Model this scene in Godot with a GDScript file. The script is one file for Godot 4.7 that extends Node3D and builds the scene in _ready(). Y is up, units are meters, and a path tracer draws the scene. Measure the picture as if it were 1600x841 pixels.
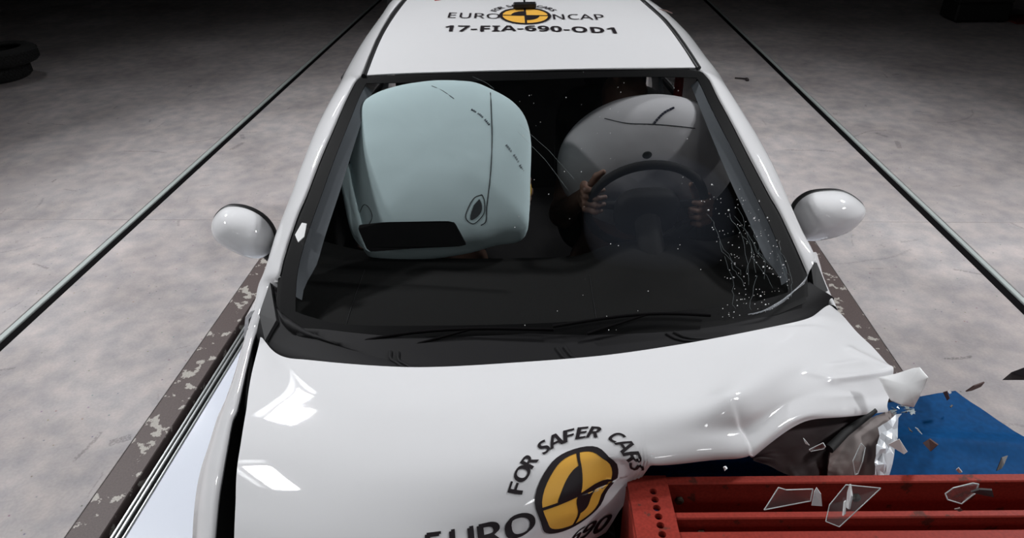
extends Node3D
# A crashed white hatchback against a deformable barrier in a test hall. Metres, y up; the track runs along z.
# Points of the car's panels are in the car's own frame (x across, z forward).

var hood_points := [
	[0, 0, -0.726, 0.925, -0.144], [0.02, 0, -0.681, 0.935, -0.078], [0.105, 0, -0.577, 0.95, -0.009], [0.26, 0, -0.316, 0.97, 0.054],
	[0.42, 0, -0.081, 0.98, 0.059], [0.56, 0, 0.141, 0.98, 0.038], [0.7, 0, 0.379, 0.97, -0.023], [0.835, 0, 0.58, 0.95, -0.101],
	[0.91, 0, 0.697, 0.935, -0.16], [0.97, 0, 0.775, 0.92, -0.232], [1, 0, 0.797, 0.905, -0.226], [0, 0.1, -0.708, 0.92, -0.015],
	[0, 0.27, -0.683, 0.912, 0.12], [0, 0.43, -0.67, 0.895, 0.214], [0, 0.67, -0.654, 0.85, 0.326], [0, 0.83, -0.644, 0.815, 0.39],
	[0, 1, -0.638, 0.77, 0.443], [0.105, 0.27, -0.549, 0.935, 0.149], [0.105, 0.55, -0.53, 0.9, 0.303], [0.105, 0.83, -0.518, 0.845, 0.417],
	[0.105, 1, -0.516, 0.8, 0.467], [0.26, 0.27, -0.317, 0.968, 0.194], [0.26, 0.55, -0.315, 0.935, 0.342], [0.26, 0.83, -0.315, 0.875, 0.446],
	[0.26, 1, -0.319, 0.825, 0.49], [0.42, 0.27, -0.083, 0.98, 0.205], [0.42, 0.5, -0.091, 0.955, 0.325], [0.42, 0.7, -0.105, 0.91, 0.397],
	[0.42, 0.83, -0.114, 0.87, 0.431], [0.42, 1, -0.123, 0.81, 0.464], [0.5, 0.5, 0.031, 0.955, 0.308], [0.5, 0.7, 0.03, 0.905, 0.37],
	[0.5, 0.83, 0.019, 0.86, 0.394], [0.5, 1, 0.003, 0.79, 0.404], [0.56, 0.27, 0.126, 0.985, 0.203], [0.56, 0.5, 0.126, 0.96, 0.299],
	[0.56, 0.62, 0.135, 0.93, 0.32], [0.56, 0.75, 0.117, 0.865, 0.332], [0.56, 0.88, 0.107, 0.8, 0.333], [0.56, 1, 0.087, 0.73, 0.344],
	[0.6, 0.5, 0.186, 0.955, 0.299], [0.6, 0.6, 0.189, 0.925, 0.324], [0.6, 0.75, 0.197, 0.84, 0.286], [0.6, 1, 0.179, 0.68, 0.252],
	[0.7, 0.27, 0.337, 0.99, 0.184], [0.7, 0.5, 0.329, 0.95, 0.286], [0.7, 0.6, 0.33, 0.918, 0.306], [0.7, 0.8, 0.352, 0.82, 0.245],
	[0.735, 0.3, 0.363, 1.008, 0.216], [0.775, 0.45, 0.4, 0.945, 0.254], [0.79, 0.35, 0.424, 0.975, 0.226], [0.8, 0.6, 0.413, 0.912, 0.287],
	[0.8, 0.5, 0.424, 0.935, 0.268], [0.9, 0.15, 0.636, 0.952, -0.022], [0.9, 0.3, 0.591, 0.957, 0.089], [0.9, 0.45, 0.558, 0.946, 0.162],
	[0.9, 0.6, 0.545, 0.925, 0.207], [0.95, 0.3, 0.708, 0.927, 0.056], [0.95, 0.45, 0.673, 0.917, 0.126], [0.96, 0.6, 0.653, 0.9, 0.171],
	[1, 0.1, 0.819, 0.889, -0.154], [1, 0.18, 0.836, 0.882, -0.102], [1, 0.3, 0.85, 0.872, -0.014], [1, 0.45, 0.813, 0.868, 0.063],
	[1, 0.6, 0.782, 0.862, 0.117],
]
var hood_sticker := [
	[-1.261, 0.561, 0.433, 0.653], [-0.993, 0.959, 0.447, 0.537], [-0.449, 1.305, 0.483, 0.45], [-0.024, 1.38, 0.517, 0.427],
	[0.648, 1.218, 0.56, 0.467], [1.057, 0.887, 0.577, 0.573], [1.195, 0.69, 0.58, 0.647], [0, 0, 0.513, 0.723],
	[-1, 0, 0.467, 0.76], [0, 1, 0.51, 0.513], [-0.71, 0.71, 0.47, 0.603], [0.7, 0.7, 0.54, 0.573],
	[1, 0, 0.553, 0.69], [0.7, -0.7, 0.54, 0.837], [0, -1, 0.517, 0.897], [-0.7, -0.7, 0.483, 0.88],
	[-1.4, -0.22, 0.447, 0.817], [-3, -0.22, 0.327, 0.863], [1.05, -1.65, 0.543, 0.947], [-2, 0.2, 0.397, 0.757],
]
var glass_points := [
	[0, 0, -0.691, 0.958, -0.176], [0.06, 0, -0.595, 0.949, -0.116], [0.25, 0, -0.376, 0.962, -0.054], [0.5, 0, 0.02, 0.98, -0.031],
	[0.75, 0, 0.328, 0.982, -0.074], [0.94, 0, 0.588, 0.968, -0.145], [1, 0, 0.693, 0.973, -0.201], [0.06, 1, -0.495, 1.37, -0.946],
	[0.5, 1, -0.002, 1.396, -0.859], [0.94, 1, 0.501, 1.369, -0.949], [0, 0.14, -0.699, 1.014, -0.274], [0, 0.24, -0.696, 1.048, -0.331],
	[0, 0.34, -0.685, 1.086, -0.392], [0, 0.5, -0.655, 1.161, -0.517], [0, 0.64, -0.631, 1.223, -0.629], [0, 0.76, -0.606, 1.279, -0.746],
	[0, 0.88, -0.587, 1.323, -0.858], [0, 0.96, -0.57, 1.352, -0.941], [0, 1, -0.557, 1.361, -0.965], [1, 0.14, 0.709, 1.014, -0.279],
	[1, 0.24, 0.697, 1.043, -0.322], [1, 0.34, 0.686, 1.078, -0.378], [1, 0.5, 0.654, 1.145, -0.482], [1, 0.64, 0.627, 1.207, -0.594],
	[1, 0.76, 0.602, 1.261, -0.7], [1, 0.88, 0.58, 1.313, -0.824], [1, 0.96, 0.567, 1.348, -0.923], [1, 1, 0.555, 1.359, -0.953],
	[0.15, 0.2, -0.488, 1.055, -0.245], [0.35, 0.2, -0.208, 1.071, -0.195], [0.5, 0.2, 0.002, 1.075, -0.184], [0.65, 0.2, 0.212, 1.071, -0.195],
	[0.85, 0.2, 0.493, 1.054, -0.244], [0.15, 0.4, -0.472, 1.142, -0.391], [0.35, 0.4, -0.202, 1.165, -0.357], [0.5, 0.4, 0, 1.171, -0.35],
	[0.65, 0.4, 0.203, 1.165, -0.357], [0.85, 0.4, 0.473, 1.138, -0.384], [0.15, 0.6, -0.448, 1.231, -0.554], [0.35, 0.6, -0.193, 1.253, -0.524],
	[0.5, 0.6, -0.002, 1.259, -0.518], [0.65, 0.6, 0.189, 1.253, -0.523], [0.85, 0.6, 0.444, 1.226, -0.541], [0.15, 0.8, -0.42, 1.315, -0.732],
	[0.35, 0.8, -0.181, 1.331, -0.696], [0.5, 0.8, -0.002, 1.335, -0.688], [0.65, 0.8, 0.177, 1.331, -0.694], [0.85, 0.8, 0.416, 1.309, -0.716],
]
var roof_points := [
	[-1, 0, -0.533, 1.365, -0.965], [-0.5, 0, -0.263, 1.388, -0.897], [0, 0, -0.002, 1.397, -0.864], [0.5, 0, 0.25, 1.389, -0.888],
	[1, 0, 0.537, 1.365, -0.969], [-1, 0.25, -0.517, 1.42, -1.193], [-1, 0.5, -0.495, 1.455, -1.415], [-1, 0.75, -0.471, 1.475, -1.647],
	[1, 0.25, 0.508, 1.412, -1.076], [1, 0.5, 0.48, 1.452, -1.281], [1, 0.75, 0.441, 1.477, -1.526], [0, 0.25, -0.002, 1.434, -1.102],
	[0, 0.5, -0.003, 1.468, -1.285], [0, 0.75, -0.003, 1.488, -1.503], [-1, 1.3, -0.43, 1.46, -2.2], [0, 1.3, 0, 1.482, -2.25],
	[1, 1.3, 0.43, 1.46, -2.2], [-1, 1.6, -0.4, 1.4, -2.65], [0, 1.6, 0, 1.42, -2.7], [1, 1.6, 0.4, 1.4, -2.65],
]
var left_rail_inner := [Vector3(-0.496, 1.470, -1.678), Vector3(-0.520, 1.450, -1.443), Vector3(-0.537, 1.415, -1.217), Vector3(-0.555, 1.360, -0.993), Vector3(-0.570, 1.354, -0.948), Vector3(-0.587, 1.323, -0.858), Vector3(-0.606, 1.279, -0.746), Vector3(-0.631, 1.223, -0.629), Vector3(-0.655, 1.161, -0.517), Vector3(-0.674, 1.123, -0.452), Vector3(-0.685, 1.086, -0.392), Vector3(-0.696, 1.048, -0.331), Vector3(-0.702, 1.018, -0.284), Vector3(-0.723, 0.985, -0.286), Vector3(-0.729, 0.955, -0.232), Vector3(-0.740, 0.920, -0.188)]
var left_rail_outer := [Vector3(-0.568, 1.430, -1.915), Vector3(-0.595, 1.400, -1.704), Vector3(-0.627, 1.365, -1.475), Vector3(-0.658, 1.315, -1.284), Vector3(-0.654, 1.304, -1.076), Vector3(-0.667, 1.278, -0.934), Vector3(-0.687, 1.234, -0.797), Vector3(-0.706, 1.173, -0.651), Vector3(-0.720, 1.131, -0.586), Vector3(-0.735, 1.088, -0.505), Vector3(-0.752, 1.051, -0.468), Vector3(-0.758, 1.013, -0.384), Vector3(-0.763, 0.993, -0.341), Vector3(-0.777, 0.965, -0.320), Vector3(-0.774, 0.935, -0.248), Vector3(-0.785, 0.900, -0.206)]
var right_rail_inner := [Vector3(0.448, 1.478, -1.519), Vector3(0.481, 1.460, -1.412), Vector3(0.511, 1.425, -1.208), Vector3(0.525, 1.395, -1.041), Vector3(0.547, 1.360, -0.972), Vector3(0.570, 1.349, -0.928), Vector3(0.581, 1.313, -0.824), Vector3(0.603, 1.261, -0.700), Vector3(0.625, 1.207, -0.593), Vector3(0.654, 1.145, -0.482), Vector3(0.673, 1.110, -0.429), Vector3(0.690, 1.069, -0.365), Vector3(0.708, 1.019, -0.287), Vector3(0.712, 1.000, -0.265)]
var right_rail_outer := [Vector3(0.510, 1.440, -1.728), Vector3(0.578, 1.400, -1.627), Vector3(0.616, 1.370, -1.418), Vector3(0.637, 1.335, -1.238), Vector3(0.652, 1.310, -1.093), Vector3(0.648, 1.294, -0.932), Vector3(0.667, 1.253, -0.800), Vector3(0.689, 1.211, -0.709), Vector3(0.702, 1.172, -0.605), Vector3(0.717, 1.125, -0.523), Vector3(0.726, 1.090, -0.459), Vector3(0.742, 1.049, -0.407), Vector3(0.744, 1.034, -0.336), Vector3(0.744, 1.020, -0.308)]
var left_fender_inner := [Vector3(-0.740, 0.920, -0.188), Vector3(-0.749, 0.912, -0.162), Vector3(-0.743, 0.900, -0.086), Vector3(-0.734, 0.888, -0.004), Vector3(-0.727, 0.872, 0.074), Vector3(-0.729, 0.866, 0.108), Vector3(-0.721, 0.852, 0.175), Vector3(-0.715, 0.835, 0.233), Vector3(-0.712, 0.812, 0.283), Vector3(-0.705, 0.772, 0.354), Vector3(-0.701, 0.730, 0.413)]
var left_fender_outer := [Vector3(-0.785, 0.900, -0.206), Vector3(-0.798, 0.855, -0.154), Vector3(-0.797, 0.835, -0.089), Vector3(-0.800, 0.820, -0.042), Vector3(-0.804, 0.810, 0.003), Vector3(-0.809, 0.800, 0.024), Vector3(-0.809, 0.780, 0.095), Vector3(-0.812, 0.760, 0.150), Vector3(-0.810, 0.740, 0.197), Vector3(-0.802, 0.720, 0.248), Vector3(-0.798, 0.690, 0.287), Vector3(-0.788, 0.650, 0.353)]
var right_strip_inner := [Vector3(0.738, 1.020, -0.329), Vector3(0.754, 0.990, -0.307), Vector3(0.766, 0.955, -0.280), Vector3(0.777, 0.918, -0.235)]
var right_strip_outer := [Vector3(0.770, 1.010, -0.359), Vector3(0.775, 0.985, -0.332), Vector3(0.787, 0.950, -0.317), Vector3(0.797, 0.908, -0.228)]
var cowl_points := [
	[0, 0, -0.736, 0.91, -0.151], [0.03, 0, -0.688, 0.92, -0.082], [0.105, 0, -0.581, 0.937, -0.013], [0.26, 0, -0.318, 0.957, 0.05],
	[0.42, 0, -0.081, 0.967, 0.054], [0.56, 0, 0.142, 0.967, 0.034], [0.7, 0, 0.382, 0.957, -0.027], [0.835, 0, 0.584, 0.937, -0.105],
	[0.91, 0, 0.701, 0.922, -0.164], [0.97, 0, 0.781, 0.908, -0.241], [1, 0, 0.803, 0.91, -0.274], [0, 1, -0.727, 0.985, -0.299],
	[0.03, 1, -0.678, 0.955, -0.162], [0.105, 1, -0.59, 0.962, -0.104], [0.25, 1, -0.374, 0.974, -0.046], [0.42, 1, -0.172, 0.978, -0.033],
	[0.56, 1, 0.02, 0.98, -0.041], [0.72, 1, 0.234, 0.978, -0.072], [0.85, 1, 0.419, 0.972, -0.12], [0.93, 1, 0.586, 0.965, -0.161],
	[0.975, 1, 0.699, 0.957, -0.226], [1, 1, 0.735, 0.98, -0.307],
]
var bag_outline := [Vector3(-0.558, 1.237, -0.815), Vector3(-0.552, 1.277, -0.874), Vector3(-0.504, 1.307, -0.902), Vector3(-0.431, 1.328, -0.908), Vector3(-0.351, 1.342, -0.902), Vector3(-0.267, 1.349, -0.888), Vector3(-0.185, 1.348, -0.866), Vector3(-0.121, 1.333, -0.829), Vector3(-0.061, 1.308, -0.790), Vector3(-0.024, 1.273, -0.744), Vector3(-0.010, 1.221, -0.685), Vector3(-0.015, 1.138, -0.611), Vector3(-0.020, 1.062, -0.553), Vector3(-0.035, 1.013, -0.520), Vector3(-0.113, 1.000, -0.515), Vector3(-0.201, 0.979, -0.506), Vector3(-0.340, 0.958, -0.509), Vector3(-0.483, 0.947, -0.526), Vector3(-0.527, 0.961, -0.545), Vector3(-0.550, 1.014, -0.591), Vector3(-0.566, 1.090, -0.661), Vector3(-0.571, 1.165, -0.736)]
var bag_side := [Vector3(-0.600, 1.152, -0.702), Vector3(-0.569, 1.165, -0.705), Vector3(-0.548, 1.117, -0.650), Vector3(-0.520, 1.036, -0.568), Vector3(-0.507, 0.970, -0.511), Vector3(-0.535, 0.979, -0.527), Vector3(-0.557, 1.010, -0.555), Vector3(-0.581, 1.083, -0.627)]
var flap := [Vector3(-0.506, 1.077, -0.461), Vector3(-0.433, 1.089, -0.450), Vector3(-0.253, 1.100, -0.426), Vector3(-0.233, 1.096, -0.424), Vector3(-0.201, 1.041, -0.394), Vector3(-0.223, 1.037, -0.392), Vector3(-0.345, 1.025, -0.409), Vector3(-0.474, 1.011, -0.420), Vector3(-0.487, 1.017, -0.426), Vector3(-0.509, 1.067, -0.454)]
var bag_seam := [Vector3(-0.133, 1.339, -0.828), Vector3(-0.131, 1.291, -0.760), Vector3(-0.130, 1.232, -0.692), Vector3(-0.136, 1.158, -0.623), Vector3(-0.148, 1.081, -0.562), Vector3(-0.151, 1.044, -0.537), Vector3(-0.166, 1.034, -0.529)]
var bag_marks_a := [Vector3(-0.315, 1.344, -0.877), Vector3(-0.282, 1.336, -0.854), Vector3(-0.244, 1.320, -0.818)]
var bag_marks_b := [Vector3(-0.091, 1.225, -0.682), Vector3(-0.058, 1.191, -0.647), Vector3(-0.037, 1.158, -0.616)]
var bag_marks_c := [Vector3(-0.193, 1.300, -0.780), Vector3(-0.163, 1.287, -0.759), Vector3(-0.134, 1.264, -0.727)]
var bag_vent := [Vector3(-0.170, 1.097, -0.577), Vector3(-0.163, 1.084, -0.565), Vector3(-0.165, 1.066, -0.553), Vector3(-0.181, 1.051, -0.543), Vector3(-0.196, 1.047, -0.541), Vector3(-0.195, 1.062, -0.551), Vector3(-0.186, 1.082, -0.568)]
var bag_vent_ring := [Vector3(-0.162, 1.107, -0.585), Vector3(-0.155, 1.091, -0.570), Vector3(-0.157, 1.063, -0.549), Vector3(-0.181, 1.040, -0.535), Vector3(-0.197, 1.039, -0.537), Vector3(-0.211, 1.053, -0.548), Vector3(-0.201, 1.078, -0.566), Vector3(-0.184, 1.100, -0.580)]
var bag_seam_low := [Vector3(-0.574, 1.240, -0.816), Vector3(-0.564, 1.094, -0.652), Vector3(-0.538, 1.027, -0.586), Vector3(-0.511, 1.017, -0.571), Vector3(-0.491, 1.039, -0.584), Vector3(-0.499, 1.061, -0.604), Vector3(-0.518, 1.068, -0.615), Vector3(-0.533, 1.043, -0.599)]
var cushion_seam := [Vector3(0.226, 1.255, -0.807), Vector3(0.294, 1.242, -0.792), Vector3(0.379, 1.234, -0.797), Vector3(0.458, 1.224, -0.801), Vector3(0.511, 1.215, -0.805)]
var cushion_code := [Vector3(0.379, 1.234, -0.797), Vector3(0.401, 1.244, -0.826), Vector3(0.424, 1.252, -0.851), Vector3(0.454, 1.257, -0.873)]
var cushion_vent := [Vector3(0.343, 1.179, -0.681)]
# ---------------------------------------------------------------- small geometry kit
class Warp:
	# a smooth (thin plate) surface through given points: rows of [a, b, values...]
	var spots := []
	var weights := []
	var dims := 0
	func _init(rows: Array) -> void:
		var n := rows.size()
		dims = rows[0].size() - 2
		var m := []
		for r in rows:
			spots.append(Vector2(r[0], r[1]))
		for i in n + 3:
			var line := PackedFloat64Array()
			line.resize(n + 3 + dims)
			m.append(line)
		for i in n:
			for j in n:
				m[i][j] = bend((spots[i] - spots[j]).length_squared())
			m[i][n] = 1.0
			m[i][n + 1] = spots[i].x
			m[i][n + 2] = spots[i].y
			m[n][i] = 1.0
			m[n + 1][i] = spots[i].x
			m[n + 2][i] = spots[i].y
			for d in dims:
				m[i][n + 3 + d] = rows[i][2 + d]
		var w := n + 3
		for c in w:
			var best := c
			for r in range(c + 1, w):
				if absf(m[r][c]) > absf(m[best][c]):
					best = r
			var keep = m[c]
			m[c] = m[best]
			m[best] = keep
			for r in range(c + 1, w):
				var f: float = m[r][c] / m[c][c]
				if f != 0.0:
					for k in range(c, w + dims):
						m[r][k] -= f * m[c][k]
		for i in w:
			weights.append([0.0, 0.0, 0.0])
		for d in dims:
			for i in range(w - 1, -1, -1):
				var s: float = m[i][w + d]
				for k in range(i + 1, w):
					s -= m[i][k] * weights[k][d]
				weights[i][d] = s / m[i][i]
	func bend(d2: float) -> float:
		return d2 * log(d2 + 1e-12) if d2 > 0.0 else 0.0
	func at(a: float, b: float) -> Vector3:
		var n := spots.size()
		var p := Vector2(a, b)
		var x: float = weights[n][0] + weights[n + 1][0] * a + weights[n + 2][0] * b
		var y: float = weights[n][1] + weights[n + 1][1] * a + weights[n + 2][1] * b
		var z: float = weights[n][2] + weights[n + 1][2] * a + weights[n + 2][2] * b
		for i in n:
			var k := bend((p - spots[i]).length_squared())
			var w = weights[i]
			x += k * w[0]
			y += k * w[1]
			z += k * w[2]
		return Vector3(x, y, z)


func mb() -> SurfaceTool:
	var st := SurfaceTool.new()
	st.begin(Mesh.PRIMITIVE_TRIANGLES)
	return st


func tri(st: SurfaceTool, a: Vector3, b: Vector3, c: Vector3) -> void:   # anticlockwise from outside
	st.add_vertex(a)
	st.add_vertex(c)
	st.add_vertex(b)


func quad(st: SurfaceTool, a: Vector3, b: Vector3, c: Vector3, d: Vector3) -> void:
	tri(st, a, b, c)
	tri(st, a, c, d)


func done(st: SurfaceTool) -> ArrayMesh:
	st.generate_normals()
	st.index()
	return st.commit()


func numbered(called: String, parent: Node) -> String:
	if not parent.has_node(called):
		return called
	var n := 1
	while parent.has_node("%s_%03d" % [called, n]):
		n += 1
	return "%s_%03d" % [called, n]


func part(called: String, st, m: Material, parent: Node = self, label := "") -> MeshInstance3D:
	var o := MeshInstance3D.new()
	o.name = numbered(called, parent)
	o.mesh = done(st) if st is SurfaceTool else st
	o.material_override = m
	o.cast_shadow = GeometryInstance3D.SHADOW_CASTING_SETTING_ON
	parent.add_child(o, true)
	if label:
		o.set_meta("label", label)
	return o


func thing(called: String, label: String, category: String, at := Vector3.ZERO, turn := 0.0, group := "") -> Node3D:
	var o := Node3D.new()
	o.name = numbered(called, self)
	add_child(o, true)
	o.position = at
	o.rotation.y = turn
	return tag(o, label, category, group)


func tag(o: Node3D, label: String, category: String, group := "") -> Node3D:
	o.set_meta("label", label)
	o.set_meta("category", category)
	if group:
		o.set_meta("group", group)
	return o


func struct(called: String) -> Node3D:
	var o := Node3D.new()
	o.name = called
	o.set_meta("kind", "structure")
	add_child(o, true)
	return o


func mat(color: Color, rough := 0.6, metal := 0.0, coat := 0.0) -> StandardMaterial3D:
	var m := StandardMaterial3D.new()
	m.albedo_color = color
	m.roughness = rough
	m.metallic = metal
	if coat > 0.0:
		m.clearcoat_enabled = true
		m.clearcoat = coat
		m.clearcoat_roughness = 0.03
	return m


func pane(color: Color, alpha: float, rough := 0.0) -> StandardMaterial3D:
	var m := mat(color, rough)
	m.transparency = BaseMaterial3D.TRANSPARENCY_ALPHA
	m.albedo_color.a = alpha
	return m


func lattice(fn: Callable, nu: int, nv: int) -> Array:
	var g := []
	for i in nu + 1:
		var row := PackedVector3Array()
		for j in nv + 1:
			row.append(fn.call(float(i) / nu, float(j) / nv))
		g.append(row)
	return g


# rows of points skinned into a surface; thick > 0 adds a back and a rim
func skin(st: SurfaceTool, g: Array, flip := false, thick := 0.0, group := 0) -> void:
	var nu := g.size() - 1
	var nv: int = g[0].size() - 1
	var back := []
	if thick > 0.0:
		for i in nu + 1:
			var row := PackedVector3Array()
			for j in nv + 1:
				var du: Vector3 = g[mini(i + 1, nu)][j] - g[maxi(i - 1, 0)][j]
				var dv: Vector3 = g[i][mini(j + 1, nv)] - g[i][maxi(j - 1, 0)]
				var n := du.cross(dv).normalized() * (-1.0 if flip else 1.0)
				row.append(g[i][j] - n * thick)
			back.append(row)
	st.set_smooth_group(group)
	for i in nu:
		for j in nv:
			if flip:
				quad(st, g[i][j], g[i][j + 1], g[i + 1][j + 1], g[i + 1][j])
			else:
				quad(st, g[i][j], g[i + 1][j], g[i + 1][j + 1], g[i][j + 1])
	if thick <= 0.0:
		return
	st.set_smooth_group(group + 1)
	for i in nu:
		for j in nv:
			if flip:
				quad(st, back[i][j], back[i + 1][j], back[i + 1][j + 1], back[i][j + 1])
			else:
				quad(st, back[i][j], back[i][j + 1], back[i + 1][j + 1], back[i + 1][j])
	st.set_smooth_group(group + 2)
	var edge := []
	for i in nu:
		edge.append([i, 0, i + 1, 0])
	for j in nv:
		edge.append([nu, j, nu, j + 1])
	for i in nu:
		edge.append([nu - i, nv, nu - i - 1, nv])
	for j in nv:
		edge.append([0, nv - j, 0, nv - j - 1])
	for e in edge:
		var a: Vector3 = g[e[0]][e[1]]
		var b: Vector3 = g[e[2]][e[3]]
		var c: Vector3 = back[e[2]][e[3]]
		var d: Vector3 = back[e[0]][e[1]]
		if flip:
			quad(st, a, b, c, d)
		else:
			quad(st, a, d, c, b)


func sheet(fn: Callable, nu: int, nv: int, flip := false, thick := 0.0) -> SurfaceTool:
	var st := mb()
	skin(st, lattice(fn, nu, nv), flip, thick)
	return st


func along(list: Array, k: float) -> Vector3:   # Catmull-Rom through the points, k from 0 to 1
	var n := list.size() - 1
	var f := clampf(k, 0.0, 1.0) * n
	var i := mini(int(f), n - 1)
	var t := f - i
	var a: Vector3 = list[maxi(i - 1, 0)]
	var b: Vector3 = list[i]
	var c: Vector3 = list[i + 1]
	var d: Vector3 = list[mini(i + 2, n)]
	return b.cubic_interpolate(c, a, d, t)


func around(list: Array, k: float) -> Vector3:   # the same round a closed ring
	var n := list.size()
	var f := fposmod(k, 1.0) * n
	var i := int(f) % n
	return (list[i] as Vector3).cubic_interpolate(list[(i + 1) % n], list[(i + n - 1) % n], list[(i + 2) % n], f - int(f))


# a tube of round section through points
func tube(st: SurfaceTool, pts: Array, r: float, sides := 8, tip := 1.0) -> void:
	var rings := []
	var side := Vector3.ZERO
	for i in pts.size():
		var t: Vector3 = (pts[mini(i + 1, pts.size() - 1)] - pts[maxi(i - 1, 0)]).normalized()
		if side == Vector3.ZERO:
			side = t.cross(Vector3.UP if absf(t.y) < 0.9 else Vector3.RIGHT).normalized()
		side = (side - t * side.dot(t)).normalized()
		var up := side.cross(t)
		var ring := PackedVector3Array()
		var rr: float = r * lerpf(1.0, tip, float(i) / maxi(pts.size() - 1, 1))
		for k in sides:
			var a := TAU * k / sides
			ring.append(pts[i] + (side * cos(a) + up * sin(a)) * rr)
		rings.append(ring)
	st.set_smooth_group(0)
	for i in rings.size() - 1:
		for k in sides:
			var l := (k + 1) % sides
			quad(st, rings[i][k], rings[i][l], rings[i + 1][l], rings[i + 1][k])
	st.set_smooth_group(-1)
	for k in range(1, sides - 1):
		tri(st, rings[0][0], rings[0][k + 1], rings[0][k])
		var e: PackedVector3Array = rings[-1]
		tri(st, e[0], e[k], e[k + 1])


# a box with chamfered edges
func box(st: SurfaceTool, c: Vector3, size: Vector3, bevel := 0.0, b := Basis.IDENTITY) -> void:
	st.set_smooth_group(-1)
	var h := size / 2.0
	bevel = minf(bevel, minf(h.x, minf(h.y, h.z)) * 0.9)
	var corner := func(s: Vector3, axis: int) -> Vector3:
		var p := Vector3(s.x * (h.x - bevel), s.y * (h.y - bevel), s.z * (h.z - bevel))
		p[axis] = s[axis] * h[axis]
		return c + b * p
	for axis in 3:
		var u := (axis + 1) % 3
		var v := (axis + 2) % 3
		for s in [-1.0, 1.0]:
			var q := []
			for k in [[-1.0, -1.0], [1.0, -1.0], [1.0, 1.0], [-1.0, 1.0]]:
				var d := Vector3.ZERO
				d[axis] = s
				d[u] = k[0]
				d[v] = k[1]
				q.append(corner.call(d, axis))
			out_face(st, q, c)
	if bevel <= 0.0:
		return
	for axis in 3:
		var u := (axis + 1) % 3
		var v := (axis + 2) % 3
		for k in [[-1.0, -1.0], [1.0, -1.0], [1.0, 1.0], [-1.0, 1.0]]:
			var d := Vector3.ZERO
			d[u] = k[0]
			d[v] = k[1]
			var lo := d
			lo[axis] = -1.0
			var hi := d
			hi[axis] = 1.0
			out_face(st, [corner.call(lo, u), corner.call(hi, u), corner.call(hi, v), corner.call(lo, v)], c)
	for i in 8:
		var d := Vector3(1.0 if i & 1 else -1.0, 1.0 if i & 2 else -1.0, 1.0 if i & 4 else -1.0)
		out_face(st, [corner.call(d, 0), corner.call(d, 1), corner.call(d, 2)], c)


func out_face(st: SurfaceTool, q: Array, c: Vector3) -> void:
	var n: Vector3 = (q[1] - q[0]).cross(q[2] - q[0])
	if n.dot(q[0] - c) < 0.0:
		q.reverse()
	for k in range(1, q.size() - 1):
		tri(st, q[0], q[k], q[k + 1])


# turned on the upright axis: profile of (radius, height), from bottom outside round to top
func lathe(st: SurfaceTool, profile: Array, n := 32, c := Vector3.ZERO, b := Basis.IDENTITY, smooth := true) -> void:
	for i in profile.size() - 1:
		st.set_smooth_group(0 if smooth else i % 30)
		for k in n:
			var a := TAU * k / n
			var e := TAU * (k + 1) / n
			var p: Vector2 = profile[i]
			var q: Vector2 = profile[i + 1]
			quad(st, c + b * Vector3(p.x * cos(e), p.y, p.x * sin(e)), c + b * Vector3(p.x * cos(a), p.y, p.x * sin(a)), c + b * Vector3(q.x * cos(a), q.y, q.x * sin(a)), c + b * Vector3(q.x * cos(e), q.y, q.x * sin(e)))


# a rounded block: superellipsoid
func blob(st: SurfaceTool, c: Vector3, r: Vector3, e := 0.5, b := Basis.IDENTITY, n := 20) -> void:
	var f := func(w: float, x: float) -> float: return signf(w) * pow(absf(w), x)
	var g := []
	for i in 2 * n + 1:
		var row := PackedVector3Array()
		for j in n + 1:
			var a := TAU * i / (2 * n)
			var h := -PI / 2 + PI * j / n
			row.append(c + b * Vector3(r.x * f.call(cos(h), e) * f.call(cos(a), e), r.y * f.call(sin(h), e), -r.z * f.call(cos(h), e) * f.call(sin(a), e)))
		g.append(row)
	skin(st, g)


# a cushion inside a closed outline: domed forward along n and backward against it; returns the front's points
func pillow(st: SurfaceTool, outline: Array, n: Vector3, front: float, back: float, p := 2.5, nr := 14, nt := 64, dent = null, sag := false) -> PackedVector3Array:
	var c := Vector3.ZERO
	for k in nt:
		c += around(outline, float(k) / nt)
	c /= nt
	# sag: what lies inside an uneven outline follows it smoothly instead of rising to a cone
	var ax := (around(outline, 0.0) - c)
	ax = (ax - n * ax.dot(n)).normalized()
	var ay := n.cross(ax)
	var base: Warp
	if sag:
		var rows := []
		for k in 28:
			var o := around(outline, k / 28.0) - c
			rows.append([o.dot(ax), o.dot(ay), o.dot(n)])
		base = Warp.new(rows)
	var seen := PackedVector3Array()
	for s in [1.0, -1.0]:
		var g := []
		for k in nt + 1:
			var o := around(outline, float(k % nt) / nt)
			var row := PackedVector3Array()
			for i in nr + 1:
				var r := sin(PI / 2 * i / nr)
				var h := pow(maxf(0.0, 1.0 - pow(r, p)), 1.0 / p)
				var q: Vector3 = c + (o - c) * r + n * (front * h if s > 0 else -back * h)
				if sag:
					var f := (o - c) * r
					q += n * (base.at(f.dot(ax), f.dot(ay)).x - f.dot(n)) * smoothstep(1.0, 0.9, r)
				if dent != null:
					q += dent.call(q, h, s)
				row.append(q)
				if s > 0.0:
					seen.append(q)
			g.append(row)
		var o0 := around(outline, 0.0) - c
		var o1 := around(outline, 0.05) - c
		var turning := o0.cross(o1).dot(n) > 0.0
		skin(st, g, turning == (s > 0.0))
	return seen


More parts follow.
